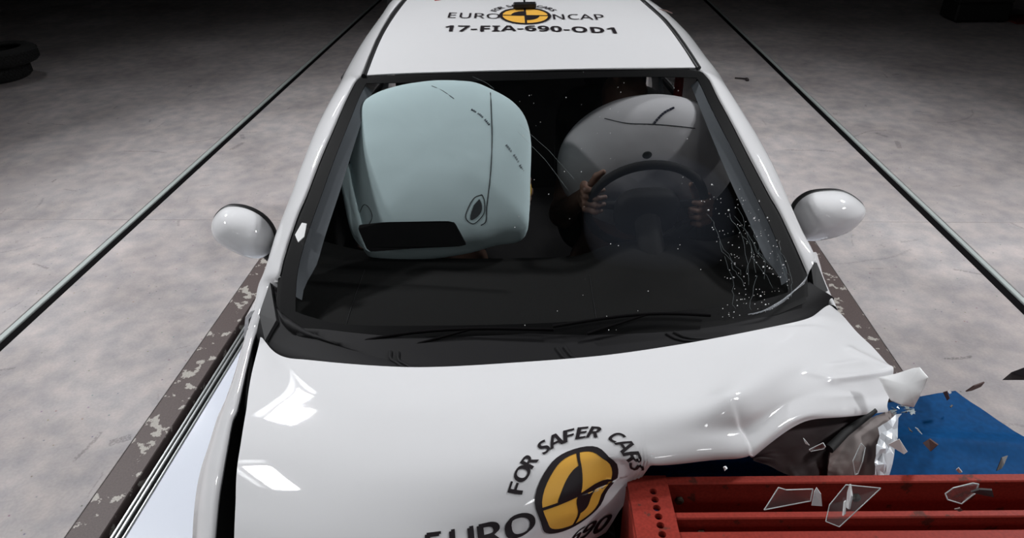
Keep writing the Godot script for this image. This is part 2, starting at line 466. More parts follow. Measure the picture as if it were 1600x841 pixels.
# flat fragment: outline points, cut to a thickness
func shard(st: SurfaceTool, pts: Array, thick: float) -> void:
	var c := Vector3.ZERO
	var n := Vector3.ZERO
	for i in pts.size():
		c += pts[i]
		n += (pts[i] as Vector3).cross(pts[(i + 1) % pts.size()])
	c /= pts.size()
	n = n.normalized()
	var u: Vector3 = (pts[1] - pts[0]).normalized()
	u = (u - n * u.dot(n)).normalized()
	var v := n.cross(u)
	var flat := PackedVector2Array()
	for p in pts:
		flat.append(Vector2((p - c).dot(u), (p - c).dot(v)))
	var ids := Geometry2D.triangulate_polygon(flat)
	var h := n * thick / 2.0
	st.set_smooth_group(-1)
	for k in range(0, ids.size(), 3):
		var a: Vector3 = pts[ids[k]]
		var b: Vector3 = pts[ids[k + 1]]
		var d: Vector3 = pts[ids[k + 2]]
		if (b - a).cross(d - a).dot(n) < 0.0:
			var w := b
			b = d
			d = w
		tri(st, a + h, b + h, d + h)
		tri(st, a - h, d - h, b - h)
	for i in pts.size():
		var a: Vector3 = pts[i]
		var b: Vector3 = pts[(i + 1) % pts.size()]
		quad(st, a - h, b - h, b + h, a + h)


# points laid on a cushion: moved along n onto the nearest of its points
func drape(pts: Array, seen: PackedVector3Array, n: Vector3, lift: float, steps := 1) -> Array:
	var out := []
	var m := (pts.size() - 1) * steps
	for i in m + 1:
		var q := along(pts, float(i) / m)
		var near := []
		for s in seen:
			var d := s - q
			var h := d.dot(n)
			near.append([(d - n * h).length_squared(), h])
		near.sort_custom(func(a, b): return a[0] < b[0])
		var total := 0.0
		var height := 0.0
		for k in 4:
			var w: float = 1.0 / (near[k][0] + 1e-6)
			total += w
			height += w * near[k][1]
		out.append(q + n * (height / total + lift))
	return out


# ---------------------------------------------------------------- lettering
func glyph(text: String, bold := true) -> Array:
	# triangles of the letters, in units of the capital height, centred across
	var f := SystemFont.new()
	f.font_names = PackedStringArray(["Droid Sans"])
	f.font_weight = 700 if bold else 400
	var t := TextMesh.new()
	t.font = f
	t.font_size = 64
	t.pixel_size = 1.0 / 46.0
	t.depth = 0.02
	t.curve_step = 1.2
	t.text = text
	t.vertical_alignment = VERTICAL_ALIGNMENT_BOTTOM
	var a := t.surface_get_arrays(0)
	var v: PackedVector3Array = a[Mesh.ARRAY_VERTEX]
	var n: PackedVector3Array = a[Mesh.ARRAY_NORMAL]
	var ids: PackedInt32Array = a[Mesh.ARRAY_INDEX] if a[Mesh.ARRAY_INDEX] != null else PackedInt32Array(range(v.size()))
	var lo := Vector2(INF, INF)
	var hi := -lo
	var out := []
	for k in range(0, ids.size(), 3):
		if n[ids[k]].z > 0.9:
			for j in 3:
				var p := Vector2(v[ids[k + j]].x, v[ids[k + j]].y)
				out.append(p)
				lo = lo.min(p)
				hi = hi.max(p)
	for i in out.size():
		out[i] = Vector2(out[i].x - (lo.x + hi.x) / 2.0, out[i].y - (lo.y + hi.y) / 2.0) / (hi.y - lo.y)
	return out


func lay(st: SurfaceTool, a: Vector2, b: Vector2, c: Vector2, put: Callable, most: float, lift: float) -> void:
	var ab := a.distance_to(b)
	var bc := b.distance_to(c)
	var ca := c.distance_to(a)
	var longest := maxf(ab, maxf(bc, ca))
	if longest > most:
		if longest == ab:
			lay(st, a, (a + b) / 2, c, put, most, lift)
			lay(st, (a + b) / 2, b, c, put, most, lift)
		elif longest == bc:
			lay(st, a, b, (b + c) / 2, put, most, lift)
			lay(st, a, (b + c) / 2, c, put, most, lift)
		else:
			lay(st, a, b, (c + a) / 2, put, most, lift)
			lay(st, (c + a) / 2, b, c, put, most, lift)
		return
	var p: Vector3 = put.call(a, lift)
	var q: Vector3 = put.call(b, lift)
	var r: Vector3 = put.call(c, lift)
	if (q - p).cross(r - p).dot(put.call(a, lift + 0.01) - p) < 0.0:
		tri(st, p, r, q)
	else:
		tri(st, p, q, r)


func write(st: SurfaceTool, text: String, at: Vector2, height: float, turn: float, wide: float, put: Callable, bold := true, lift := 0.0015) -> void:
	st.set_smooth_group(0)
	var g := glyph(text, bold)
	for k in range(0, g.size(), 3):
		var q := []
		for j in 3:
			q.append(at + (g[k + j] * Vector2(wide, 1.0) * height).rotated(turn))
		lay(st, q[0], q[1], q[2], put, 0.22, lift)


func band(st: SurfaceTool, a0: float, a1: float, r0: float, r1: float, put: Callable, lift: float) -> void:
	st.set_smooth_group(0)
	var n := int(ceil((a1 - a0) / 0.13))
	var m := int(ceil((r1 - r0) / 0.16))
	for i in n:
		for j in m:
			var q := []
			for k in [[0, 0], [1, 0], [1, 1], [0, 1]]:
				q.append(Vector2.from_angle(lerpf(a0, a1, float(i + k[0]) / n)) * lerpf(r0, r1, float(j + k[1]) / m))
			lay(st, q[0], q[1], q[2], put, 0.3, lift)
			lay(st, q[0], q[2], q[3], put, 0.3, lift)


func roundel(host: Node, put: Callable) -> void:
	var st := mb()
	band(st, 0, TAU, 0.0, 0.96, put, 0.0012)
	part("emblem_disc", st, M.yellow, host, "golden yellow disc")
	st = mb()
	band(st, 0, TAU, 0.93, 1.06, put, 0.0017)
	band(st, PI / 2, PI, 0.0, 0.58, put, 0.0017)
	band(st, PI * 1.5, TAU, 0.0, 0.58, put, 0.0017)
	for w in [[Vector2(-0.95, -0.04), Vector2(0.95, 0.04)], [Vector2(-0.04, -0.95), Vector2(0.04, 0.95)]]:
		var a: Vector2 = w[0]
		var b: Vector2 = w[1]
		lay(st, a, Vector2(b.x, a.y), b, put, 0.22, 0.0019)
		lay(st, a, b, Vector2(a.x, b.y), put, 0.22, 0.0019)
	part("emblem_ring", st, M.ink, host, "black ring, cross and quarters")


func arc_words(st: SurfaceTool, put: Callable) -> void:
	var words := "FOR SAFER CARS"
	var at := [156.0, 146.0, 135.5, 0.0, 119.5, 109.5, 100.0, 91.0, 81.0, 0.0, 62.0, 51.0, 40.0, 30.0]
	for i in words.length():
		if words[i] != " ":
			var a := deg_to_rad(at[i])
			write(st, words[i], Vector2.from_angle(a) * 1.4, 0.27, a - PI / 2, 1.2, put)


# ---------------------------------------------------------------- the scene
var M := {}
var glass: Warp
var roof: Warp
var hood_grid := []
const RIDGES := [[0.962, 0.2, 1.0, 0.295, 0.006], [0.93, 0.27, 0.965, 0.255, 0.004], [0.93, 0.345, 1.0, 0.31, 0.006], [0.898, 0.3, 0.922, 0.325, 0.003]]
const HU := 220
const HV := 130


func _ready() -> void:
	var cam := Camera3D.new()
	cam.name = "camera"
	cam.transform = Transform3D(Basis.from_euler(Vector3(-0.539, 0.055, -0.022)), Vector3(0, 1.989, 1.331))
	cam.fov = 41.85
	cam.near = 0.05
	cam.far = 100.0
	add_child(cam)
	var we := WorldEnvironment.new()
	we.name = "environment"
	var env := Environment.new()
	env.background_mode = Environment.BG_COLOR
	env.background_color = Color(0, 0, 0)
	env.tonemap_mode = Environment.TONE_MAPPER_LINEAR
	env.tonemap_exposure = 1.0
	env.sdfgi_enabled = true
	env.ssao_enabled = true
	env.ssil_enabled = true
	env.volumetric_fog_enabled = true
	env.volumetric_fog_density = 0.0
	we.environment = env
	add_child(we)
	materials()
	# film lamps: hooded panels high on both sides, round spots in front above the barrier
	lamp(Vector3(-6.0, 6.0, 0.4), Vector3(-1.0, 0.0, -1.0), 18.0, "hooded film lamp high on the left, nearest the barrier")
	lamp(Vector3(-5.0, 6.0, -3.4), Vector3(-1.2, 0.0, -1.5), 39.0, "hooded film lamp high on the left, middle of its row")
	lamp(Vector3(-6.2, 6.0, -7.2), Vector3(-3.4, 0.0, -4.2), 3.0, "hooded film lamp high on the left, farthest from the barrier")
	lamp(Vector3(6.4, 6.0, 0.4), Vector3(1.0, 0.0, -1.0), 19.5, "hooded film lamp high on the right, nearest the barrier")
	lamp(Vector3(5.2, 6.0, -3.2), Vector3(1.2, 0.0, -1.5), 36.0, "hooded film lamp high on the right, farther from the barrier")
	for k in [["left", -2.0, 3.9, 4.5, "innermost"], ["left", -2.7, 3.5, 5.0, "middle"], ["left", -3.4, 4.0, 4.4, "outermost"], ["right", 2.0, 3.9, 4.5, "innermost"], ["right", 2.7, 3.5, 5.0, "middle"], ["right", 3.4, 4.0, 4.4, "outermost"]]:
		spot(Vector3(k[1], k[2], k[3]), Vector3(k[1] * 0.4, 0.6, -1.0), 0.5, "round spot lamp on hangers before the car, %s of the %s three" % [k[4], k[0]])
	hall()
	car()
	barrier()
	debris()
	far_things()
	smoke()


func materials() -> void:
	M.paint = mat(Color(0.91, 0.91, 0.915), 0.65, 0.0, 1.0)
	M.paint.metallic_specular = 0.25
	M.black = mat(Color(0.1, 0.1, 0.105), 0.5)
	M.rubber = mat(Color(0.12, 0.12, 0.12), 0.75)
	M.cowl = mat(Color(0.085, 0.083, 0.09), 0.7)
	M.cowl.metallic_specular = 0.35
	M.frit = mat(Color(0.035, 0.035, 0.038), 0.6)
	M.frit.metallic_specular = 0.25
	M.trim = mat(Color(0.42, 0.44, 0.46), 0.8)
	M.dash = mat(Color(0.06, 0.06, 0.056), 0.8)
	M.dash.metallic_specular = 0.35
	M.seat = mat(Color(0.09, 0.09, 0.095), 0.9)
	M.grey_brown = mat(Color(0.5, 0.455, 0.44), 0.6)  # even grey-brown of the torn sheet, duller than the body paint
	M.brown_sheet = mat(Color(0.26, 0.215, 0.215), 0.7)  # even dark brown of the sheet below the bonnet edge
	M.void = mat(Color(0.12, 0.115, 0.12), 0.85)
	M.glass = pane(Color(0.05, 0.06, 0.065), 0.12)
	M.side_glass = pane(Color(0.04, 0.045, 0.045), 0.5)
	M.shard = pane(Color(0.9, 0.95, 0.95), 0.04)
	M.shard_edge = mat(Color(0.85, 0.87, 0.87), 0.2)
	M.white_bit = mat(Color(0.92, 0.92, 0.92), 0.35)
	M.dark_bit = mat(Color(0.16, 0.13, 0.13), 0.5)
	M.brown_bit = mat(Color(0.36, 0.26, 0.24), 0.55)
	M.crack = mat(Color(0.6, 0.64, 0.65), 0.25)
	M.glint = mat(Color(0.97, 0.97, 0.97), 0.3)
	M.film = pane(Color(0.8, 0.82, 0.84), 0.25, 0.2)
	M.lens = mat(Color(0.86, 0.88, 0.9), 0.25, 0.0, 0.6)
	M.bag = mat(Color(0.83, 0.92, 0.93), 0.85)
	M.bag.backlight_enabled = true
	M.bag.backlight = Color(0.25, 0.28, 0.28)
	M.cushion = mat(Color(0.76, 0.76, 0.77), 0.85)
	M.stitch = mat(Color(0.2, 0.22, 0.23), 0.8)
	M.stamp = mat(Color(0.1, 0.12, 0.2), 0.8)
	M.vent = mat(Color(0.25, 0.27, 0.28), 0.9)
	M.ink = mat(Color(0.11, 0.08, 0.1), 0.5)
	M.yellow = mat(Color(0.95, 0.72, 0.3), 0.45)
	M.skin = mat(Color(0.4, 0.3, 0.25), 0.6)
	M.patch = mat(Color(0.75, 0.62, 0.2), 0.6)
	M.red_strap = mat(Color(0.55, 0.12, 0.1), 0.7)
	M.mirror = mat(Color(0.8, 0.82, 0.85), 0.05, 1.0)
	M.steel = mat(Color(0.62, 0.63, 0.63), 0.4, 0.9)
	M.groove = mat(Color(0.035, 0.03, 0.035), 0.9)
	M.groove.metallic_specular = 0.2
	M.edging = mat(Color(0.66, 0.69, 0.68), 0.55)
	M.bolt = mat(Color(0.3, 0.3, 0.26), 0.5, 0.6)
	M.acrylic = mat(Color(0.9, 0.92, 0.96), 0.12)
	M.wall = mat(Color(0.1, 0.1, 0.105), 0.9)
	M.lampbox = mat(Color(0.2, 0.2, 0.2), 0.6)
	M.lampglow = mat(Color(1, 1, 1), 0.6)
	M.lampglow.emission_enabled = true
	M.lampglow.emission = Color(1, 0.99, 0.97)
	M.lampglow.emission_energy_multiplier = 1.5
	M.tyre = mat(Color(0.12, 0.12, 0.12), 0.85)
	M.rim = mat(Color(0.6, 0.6, 0.62), 0.35, 0.8)
	M.case = mat(Color(0.1, 0.1, 0.1), 0.7)
	M.rust = mat(Color(0.4, 0.14, 0.11), 0.7)
	M.concrete = concrete()
	M.bar = worn(Color(0.33, 0.28, 0.27), Color(0.67, 0.65, 0.62), 3, 0.3, 5.0, 0.6)
	M.red = worn(Color(0.57, 0.21, 0.175), Color(0.38, 0.2, 0.17), 11, 0.2, 6.0, 0.5)
	M.red.metallic_specular = 0.22
	M.blue = worn(Color(0.04, 0.26, 0.45), Color(0.04, 0.23, 0.4), 17, 0.2, 3.0, 0.6)
	M.blue.metallic_specular = 0.15


func noise_bytes(seed_value: int, freq: float, size: int, octaves := 4) -> PackedByteArray:
	var n := FastNoiseLite.new()
	n.seed = seed_value
	n.frequency = freq
	n.fractal_octaves = octaves
	var im := n.get_seamless_image(size, size, false, false, 0.15, true)
	im.convert(Image.FORMAT_L8)
	return im.get_data()


func concrete() -> StandardMaterial3D:
	# 5.12 m of floor in 1024 pixels: clouds, sandy grain, trowel marks, scratches and dark scuffs
	var s := 1024
	var clouds := noise_bytes(4, 0.006, s, 4)
	var mottle := noise_bytes(9, 0.03, s, 4)
	var grain := noise_bytes(15, 0.35, s, 2)
	var data := PackedByteArray()
	data.resize(s * s * 3)
	for i in s * s:
		var k := 0.83 + 0.16 * clouds[i] / 255.0 + 0.19 * mottle[i] / 255.0 + 0.09 * grain[i] / 255.0
		var warm := (mottle[i] - 128) / 255.0 * 6.0
		data[i * 3] = clampi(int(172.0 * k + warm), 0, 255)
		data[i * 3 + 1] = clampi(int(166.0 * k), 0, 255)
		data[i * 3 + 2] = clampi(int(165.0 * k - warm), 0, 255)
	var rng := RandomNumberGenerator.new()
	rng.seed = 77
	for n in 130:
		var p := Vector2(rng.randf() * s, rng.randf() * s)
		var a := rng.randf_range(-0.5, 0.5) + (0.0 if rng.randf() < 0.6 else PI / 2)
		var long := rng.randf_range(4, 34) * (4.0 if rng.randf() < 0.06 else 1.0)
		var dark := rng.randf_range(0.8, 0.94)
		var broad := rng.randi_range(0, 1) if rng.randf() < 0.9 else 3
		for k in int(long):
			a += rng.randf_range(-0.08, 0.08)
			p += Vector2.from_angle(a)
			for w in range(-broad, broad + 1):
				var x := posmod(int(p.x - sin(a) * w), s)
				var y := posmod(int(p.y + cos(a) * w), s)
				if rng.randf() < 0.8:
					var at := (y * s + x) * 3
					for c in 3:
						data[at + c] = int(data[at + c] * dark)
	for n in 900:
		var x := rng.randi_range(0, s - 1)
		var y := rng.randi_range(0, s - 1)
		var at := (y * s + x) * 3
		for c in 3:
			data[at + c] = int(data[at + c] * rng.randf_range(0.45, 0.8))
	var m := mat(Color(1, 1, 1), 0.72)
	m.albedo_texture = ImageTexture.create_from_image(Image.create_from_data(s, s, false, Image.FORMAT_RGB8, data))
	m.uv1_triplanar = true
	m.uv1_world_triplanar = true
	m.uv1_scale = Vector3.ONE / 5.12
	m.uv1_offset = Vector3(0.31, 0, 0.17)
	var big := NoiseTexture2D.new()
	big.width = 512
	big.height = 512
	big.seamless = true
	big.noise = FastNoiseLite.new()
	big.noise.seed = 31
	big.noise.frequency = 0.012
	var ramp := Gradient.new()
	ramp.colors = PackedColorArray([Color(0.86, 0.85, 0.85), Color(1, 1, 1)])
	big.color_ramp = ramp
	m.detail_enabled = true
	m.detail_albedo = big
	m.detail_blend_mode = BaseMaterial3D.BLEND_MODE_MUL
	m.detail_uv_layer = BaseMaterial3D.DETAIL_UV_2
	m.uv2_triplanar = true
	m.uv2_world_triplanar = true
	m.uv2_scale = Vector3.ONE / 8.3
	return m


func worn(base: Color, chip: Color, seed_value: int, share: float, scale: float, rough: float) -> StandardMaterial3D:
	# paint with chips of another colour where it has come off
	var s := 512
	var a := noise_bytes(seed_value, 0.02, s, 5)
	var b := noise_bytes(seed_value + 1, 0.2, s, 2)
	var data := PackedByteArray()
	data.resize(s * s * 3)
	for i in s * s:
		var k := 0.9 + 0.2 * b[i] / 255.0
		var off := smoothstep(1.0 - share - 0.02, 1.0 - share + 0.02, a[i] / 255.0 + (b[i] - 128) / 1800.0)
		var c := base.lerp(chip, off) * k
		data[i * 3] = clampi(int(c.r * 255), 0, 255)
		data[i * 3 + 1] = clampi(int(c.g * 255), 0, 255)
		data[i * 3 + 2] = clampi(int(c.b * 255), 0, 255)
	var m := mat(Color(1, 1, 1), rough)
	m.albedo_texture = ImageTexture.create_from_image(Image.create_from_data(s, s, false, Image.FORMAT_RGB8, data))
	m.uv1_triplanar = true
	m.uv1_scale = Vector3.ONE * scale / 5.0
	return m


func lamp(at: Vector3, aim: Vector3, energy: float, label: String) -> void:
	# a panel at the back of a deep black hood, which keeps its light off the rest of the hall
	var t := thing("film_lamp", label, "lamp", at, 0.0, "hooded film lamps")
	t.basis = Basis.looking_at(aim - at)
	var st := mb()
	for k in [[Vector3(0, 0.36, -0.38), Vector3(1.1, 0.02, 1.04)], [Vector3(0, -0.36, -0.38), Vector3(1.1, 0.02, 1.04)], [Vector3(0.55, 0, -0.38), Vector3(0.02, 0.72, 1.04)], [Vector3(-0.55, 0, -0.38), Vector3(0.02, 0.72, 1.04)], [Vector3(0, 0, 0.13), Vector3(1.1, 0.72, 0.02)]]:
		box(st, k[0], k[1], 0.004)
	part("hood", st, M.lampbox, t)
	st = mb()
	box(st, Vector3(0, 0, 0.02), Vector3(0.84, 0.52, 0.02), 0.004)
	part("diffuser", st, M.lampglow, t)
	hanger(t, 0.5)
	var l := AreaLight3D.new()
	l.name = "light"
	l.area_size = Vector2(0.84, 0.52)
	l.light_energy = energy
	l.light_color = Color(0.985, 0.99, 1.0)
	l.area_range = 40.0
	l.area_attenuation = 2.0
	l.shadow_enabled = true
	l.position = Vector3(0, 0, -0.005)
	t.add_child(l)


func hanger(t: Node3D, wide: float) -> void:
	var up := t.basis.inverse() * Vector3.UP
	for s in [-1.0, 1.0]:
		var st := mb()
		var foot := Vector3(s * wide, 0, 0.13)
		tube(st, [foot, foot + up * (6.98 - t.position.y)], 0.012, 6)
		part("hanger", st, M.lampbox, t)


func spot(at: Vector3, aim: Vector3, energy: float, label: String) -> void:
	var t := thing("spot_lamp", label, "lamp", at, 0.0, "round spot lamps in front")
	t.basis = Basis.looking_at(aim - at)
	var turn := Basis(Vector3.RIGHT, PI / 2)
	var st := mb()
	lathe(st, [Vector2(0.001, 0.24), Vector2(0.12, 0.23), Vector2(0.19, 0.12), Vector2(0.22, -0.02), Vector2(0.22, -0.1), Vector2(0.21, -0.1), Vector2(0.208, 0.0), Vector2(0.05, 0.1)], 32, Vector3.ZERO, turn)
	part("housing", st, M.lampbox, t)
	st = mb()
	lathe(st, [Vector2(0.206, 0.02), Vector2(0.206, 0.005), Vector2(0.1, -0.008), Vector2(0.001, -0.012)], 32, Vector3.ZERO, turn)
	part("lens", st, M.lampglow, t)
	hanger(t, 0.2)
	var l := SpotLight3D.new()
	l.name = "light"
	l.light_energy = energy
	l.light_color = Color(0.985, 0.99, 1.0)
	l.light_size = 0.19
	l.spot_range = 40.0
	l.spot_attenuation = 2.0
	l.spot_angle = 34.0
	l.spot_angle_attenuation = 1.0
	l.shadow_enabled = true
	l.position = Vector3(0, 0, -0.13)
	t.add_child(l)


func hall() -> void:
	var floor_root := struct("floor")
	# slabs between the slots, cut by cross joints
	var xs := [[-14.0, -2.655], [-2.562, -1.632], [1.56, 2.32], [2.41, 14.0]]
	var zs := [[-19.0, -8.6], [-8.596, -2.575], [-2.572, 4.0], [4.004, 10.0]]
	for x in xs:
		for z in zs:
			var st := mb()
			box(st, Vector3((x[0] + x[1]) / 2, -0.1, (z[0] + z[1]) / 2), Vector3(x[1] - x[0], 0.2, z[1] - z[0]), 0.002)
			part("concrete_slab", st, M.concrete, floor_root)
	for z in [[-19.0, -3.6], [2.5, 10.0]]:
		var st := mb()
		box(st, Vector3(-0.036, -0.1, (z[0] + z[1]) / 2), Vector3(3.192, 0.2, z[1] - z[0]), 0.002)
		part("concrete_slab", st, M.concrete, floor_root)
	var st := mb()
	box(st, Vector3(0, -0.35, -4.5), Vector3(28, 0.1, 29), 0.0)
	part("slot_bed", st, M.groove, floor_root)
	# the glazed camera pit under the car and its steel borders
	st = mb()
	box(st, Vector3(-0.02, -0.03, -0.55), Vector3(2.83, 0.02, 6.1), 0.0)
	part("pit_panel", st, M.acrylic, floor_root, "glossy white pit cover")
	for s in [-1.0, 1.0]:
		var x: float = -1.632 if s < 0 else 1.56
		st = mb()
		box(st, Vector3(x - s * 0.066, -0.02, -0.55), Vector3(0.122, 0.05, 6.1), 0.003)
		part("border_bar", st, M.bar, floor_root, "worn dark steel bar")
		st = mb()
		for k in [[0.152, 0.012, -0.012], [0.172, 0.012, -0.008], [0.192, 0.01, -0.014]]:
			box(st, Vector3(x - s * k[0], k[2] - 0.02, -0.55), Vector3(k[1], 0.04, 6.1), 0.003)
		part("border_rail", st, M.steel, floor_root)
	# guide slots either side of the track: steel edging, dark groove
	for k in [[-2.637, 0.032], [2.394, 0.028]]:
		st = mb()
		box(st, Vector3(k[0], -0.022, -4.5), Vector3(k[1], 0.04, 29), 0.003)
		part("slot_edging", st, M.edging, floor_root)
	for x in [-2.5905, 2.35]:
		st = mb()
		box(st, Vector3(x, -0.025, -4.5), Vector3(0.058, 0.03, 29), 0.002)
		part("slot_shade_strip", st, M.groove, floor_root)  # near-black strip put in to stand for the shade down in the groove
	for k in [["wall_back", Vector3(0, 3.5, -19.15), Vector3(28.6, 7.4, 0.3)], ["wall_front", Vector3(0, 3.5, 10.15), Vector3(28.6, 7.4, 0.3)], ["wall_left", Vector3(-14.15, 3.5, -4.5), Vector3(0.3, 7.4, 29)], ["wall_right", Vector3(14.15, 3.5, -4.5), Vector3(0.3, 7.4, 29)], ["ceiling", Vector3(0, 7.15, -4.5), Vector3(28, 0.3, 29)]]:
		st = mb()
		box(st, k[1], k[2])
		var o := part(k[0], st, M.wall)
		o.set_meta("kind", "structure")


# ---------------------------------------------------------------- the car
func gl(u: float, v: float, off := 0.0) -> Vector3:
	var p := glass.at(u, v)
	if off == 0.0:
		return p
	var n := (glass.at(u + 0.01, v) - p).cross(glass.at(u, v + 0.01) - p).normalized()
	return p + n * off


func ends(s: float) -> float:
	return lerpf(1.0, 0.61, smoothstep(0.572, 0.604, s))


func hood_point(h: Warp, s: float, t: float) -> Vector3:
	var e := t * ends(s)
	var p := h.at(s, e)
	# the crease that runs forward from the ridge, and small dents beside it
	var d := s - lerpf(0.737, 0.785, (e - 0.3) / 0.3)
	if e > 0.27 and d > 0.0:
		p.y -= 0.016 * smoothstep(0.0, 0.014, d) * exp(-d / 0.028) * smoothstep(0.28, 0.4, e)
	# small ridges that run to the crushed corner
	for k in RIDGES:
		var a := Vector2(k[0], k[1])
		var b := Vector2(k[2], k[3])
		var w := Vector2(s, e)
		var f := clampf((w - a).dot(b - a) / (b - a).length_squared(), 0.0, 1.0)
		var off := (w - a.lerp(b, f)) * Vector2(1.5, 0.55)
		p.y += k[4] * exp(-off.length_squared() / 0.00012)
	# the fold across the emblem
	var q := Vector2(s - 0.513, (e - 0.723) * 0.6)
	var fold := q.dot(Vector2(0.45, 0.9).normalized())
	var run := q.dot(Vector2(0.9, -0.45).normalized())
	if run > -0.01 and run < 0.06:
		p.y -= 0.009 * exp(-pow(fold / 0.006, 2)) * smoothstep(-0.01, 0.02, run)
	return p


func on_hood(s: float, t: float, lift: float) -> Vector3:
	var a := clampf(s, 0.0, 0.9999) * HU
	var b := clampf(t / ends(s), 0.0, 0.9999) * HV
	var i := int(a)
	var j := int(b)
	var p00: Vector3 = hood_grid[i][j]
	var p10: Vector3 = hood_grid[i + 1][j]
	var p01: Vector3 = hood_grid[i][j + 1]
	var p11: Vector3 = hood_grid[i + 1][j + 1]
	var n := (p01 + p11 - p00 - p10).cross(p10 + p11 - p00 - p01).normalized()
	return p00.lerp(p10, a - i).lerp(p01.lerp(p11, a - i), b - j) + n * lift


func car() -> void:
	var c := thing("car", "white hatchback with a crumpled bonnet, inflated airbags and yellow roundel stickers", "car", Vector3(0.003, 0, 0), 0.056)
	glass = Warp.new(glass_points)
	roof = Warp.new(roof_points)
	# bonnet
	var h := Warp.new(hood_points)
	hood_grid = lattice(func(u, v): return hood_point(h, u, v), HU, HV)
	var st := mb()
	skin(st, hood_grid, true, 0.004)
	var hood := part("bonnet", st, M.paint, c, "crumpled white bonnet, folded down at the barrier")
	var place := Warp.new(hood_sticker)
	var put := func(p: Vector2, lift: float) -> Vector3:
		var q := place.at(p.x, p.y)
		return on_hood(q.x, q.y, lift)
	roundel(hood, put)
	st = mb()
	for k in [["E", -3.0], ["U", -2.43], ["R", -1.92], ["O", -1.4]]:
		for d in [-0.02, 0.02]:
			write(st, k[0], Vector2(k[1] + d, -0.25 + d), 0.6, 0.0, 1.0, put, false)
	part("sticker_lettering", st, M.ink, hood)
	st = mb()
	arc_words(st, put)
	part("sticker_lettering", st, M.ink, hood)
	st = mb()
	for k in [["6", 0.62], ["9", 1.05], ["0", 1.48]]:
		write(st, k[0], Vector2(k[1], -1.62), 0.55, 0.0, 1.1, put)
	part("sticker_lettering", st, M.ink, hood)
	# roof with its sticker
	var roof_fn := func(u, v) -> Vector3: return roof.at(u * 2 - 1, v * 1.6)
	var top := part("roof", sheet(roof_fn, 40, 60, false, 0.004), M.paint, c)
	var on_roof := func(p: Vector2, lift: float) -> Vector3:
		var u: float = (p.x * 0.0925 - 0.004) / 0.495
		return roof.at(u, 0.525 + 0.105 * p.y) + Vector3(0, lift * 1.4, 0)
	roundel(top, on_roof)
	st = mb()
	for k in [["EURO", -2.0, 1.05], ["NCAP", 2.1, 1.05]]:
		st = mb()
		write(st, k[0], Vector2(k[1] * 1.03, -0.12), 0.6, 0.0, k[2], on_roof, false)
		part("sticker_lettering", st, M.ink, top)
	st = mb()
	write(st, "17-FIA-690-OD1", Vector2(0.15, -1.5), 0.6, 0.0, 1.12, on_roof)
	part("sticker_lettering", st, M.ink, top)
	st = mb()
	arc_words(st, on_roof)
	part("sticker_lettering", st, M.ink, top)
	# windscreen and all that is bonded to it
	st = mb()
	skin(st, lattice(func(u, v): return gl(u, v), 40, 40), false, 0.0)
	var ws := part("windscreen", st, M.glass, c)
	st = mb()
	for k in [[0.0, 1.0, -0.02, 0.05], [0.0, 1.0, 0.958, 1.004], [-0.004, 0.034, 0.0, 1.0], [0.966, 1.004, 0.0, 1.0]]:
		skin(st, lattice(func(u, v): return gl(lerpf(k[0], k[1], u), lerpf(k[2], k[3], v), -0.007), 20, 20), false, 0.002)
	part("black_border", st, M.frit, ws)
	cracks(ws)
	# roof rails, pillars and fenders
	var rear_in := [Vector3(-0.40, 1.40, -2.65), Vector3(-0.44, 1.46, -2.2)]
	var rear_out := [Vector3(-0.57, 1.26, -2.8), Vector3(-0.57, 1.37, -2.3)]
	for s in [-1.0, 1.0]:
		var a: Array = (rear_in.map(func(p): return Vector3(p.x * -s, p.y, p.z))) + (left_rail_inner if s < 0 else right_rail_inner)
		var b: Array = (rear_out.map(func(p): return Vector3(p.x * -s, p.y, p.z))) + (left_rail_outer if s < 0 else right_rail_outer)
		st = mb()
		skin(st, strip_rows(a, b, s, 64), s < 0, 0.0)
		part("roof_pillar", st, M.paint, c)
		st = mb()
		var ditch := []
		for k in 13:
			var p := roof.at(s, k / 12.0 * 1.5) + Vector3(s * 0.011, -0.004, 0)
			ditch.append(p)
		tube(st, ditch, 0.0085, 8)
		part("roof_ditch_strip", st, M.black, c)
		# side glass and doors below it
		st = mb()
		skin(st, lattice(func(u, v): return side_glass(b, s, u, v), 20, 6), s > 0, 0.004)
		part("side_window", st, M.side_glass, c)
		for d in [[-0.235 if s < 0 else -0.34, -1.28], [-1.29, -2.1], [-2.11, -2.85]]:
			st = mb()
			skin(st, lattice(func(u, v): return door_point(s, lerpf(d[0], d[1], u), v), 12, 14), s > 0, 0.01)
			part("door" if d[0] > -2.0 else "rear_quarter", st, M.paint, c)
		for z in [0.02, -2.35]:
			wheel(c, Vector3(s * 0.72, 0.29, z - (0.2 if s > 0 and z > 0 else 0.0)), s)
	# tailgate, closing the back
	st = mb()
	var gate := []
	for i in 17:
		var u := i / 8.0 - 1.0
		var row := PackedVector3Array([roof.at(u, 1.6)])
		for k in [[0.52, 1.25, -2.83], [0.62, 1.0, -2.92], [0.74, 0.85, -2.95], [0.75, 0.55, -2.96], [0.72, 0.25, -2.9]]:
			row.append(Vector3(u * k[0], k[1], k[2] + 0.1 * u * u))
		gate.append(row)
	skin(st, gate, false, 0.004)
	part("tailgate", st, M.paint, c)
	fenders(c)
	scuttle(c)
	mirrors(c)
	cabin(c)
	bags(c)
	# little measuring box on the roof and a scrap of red tape
	st = mb()
	box(st, Vector3(-0.007, 1.493, -1.385), Vector3(0.085, 0.02, 0.03), 0.004)
	tube(st, [Vector3(-0.007, 1.5, -1.385), Vector3(-0.012, 1.535, -1.39)], 0.004, 6)
	part("roof_sensor", st, M.black, c, "small dark box behind the roof sticker")
	st = mb()
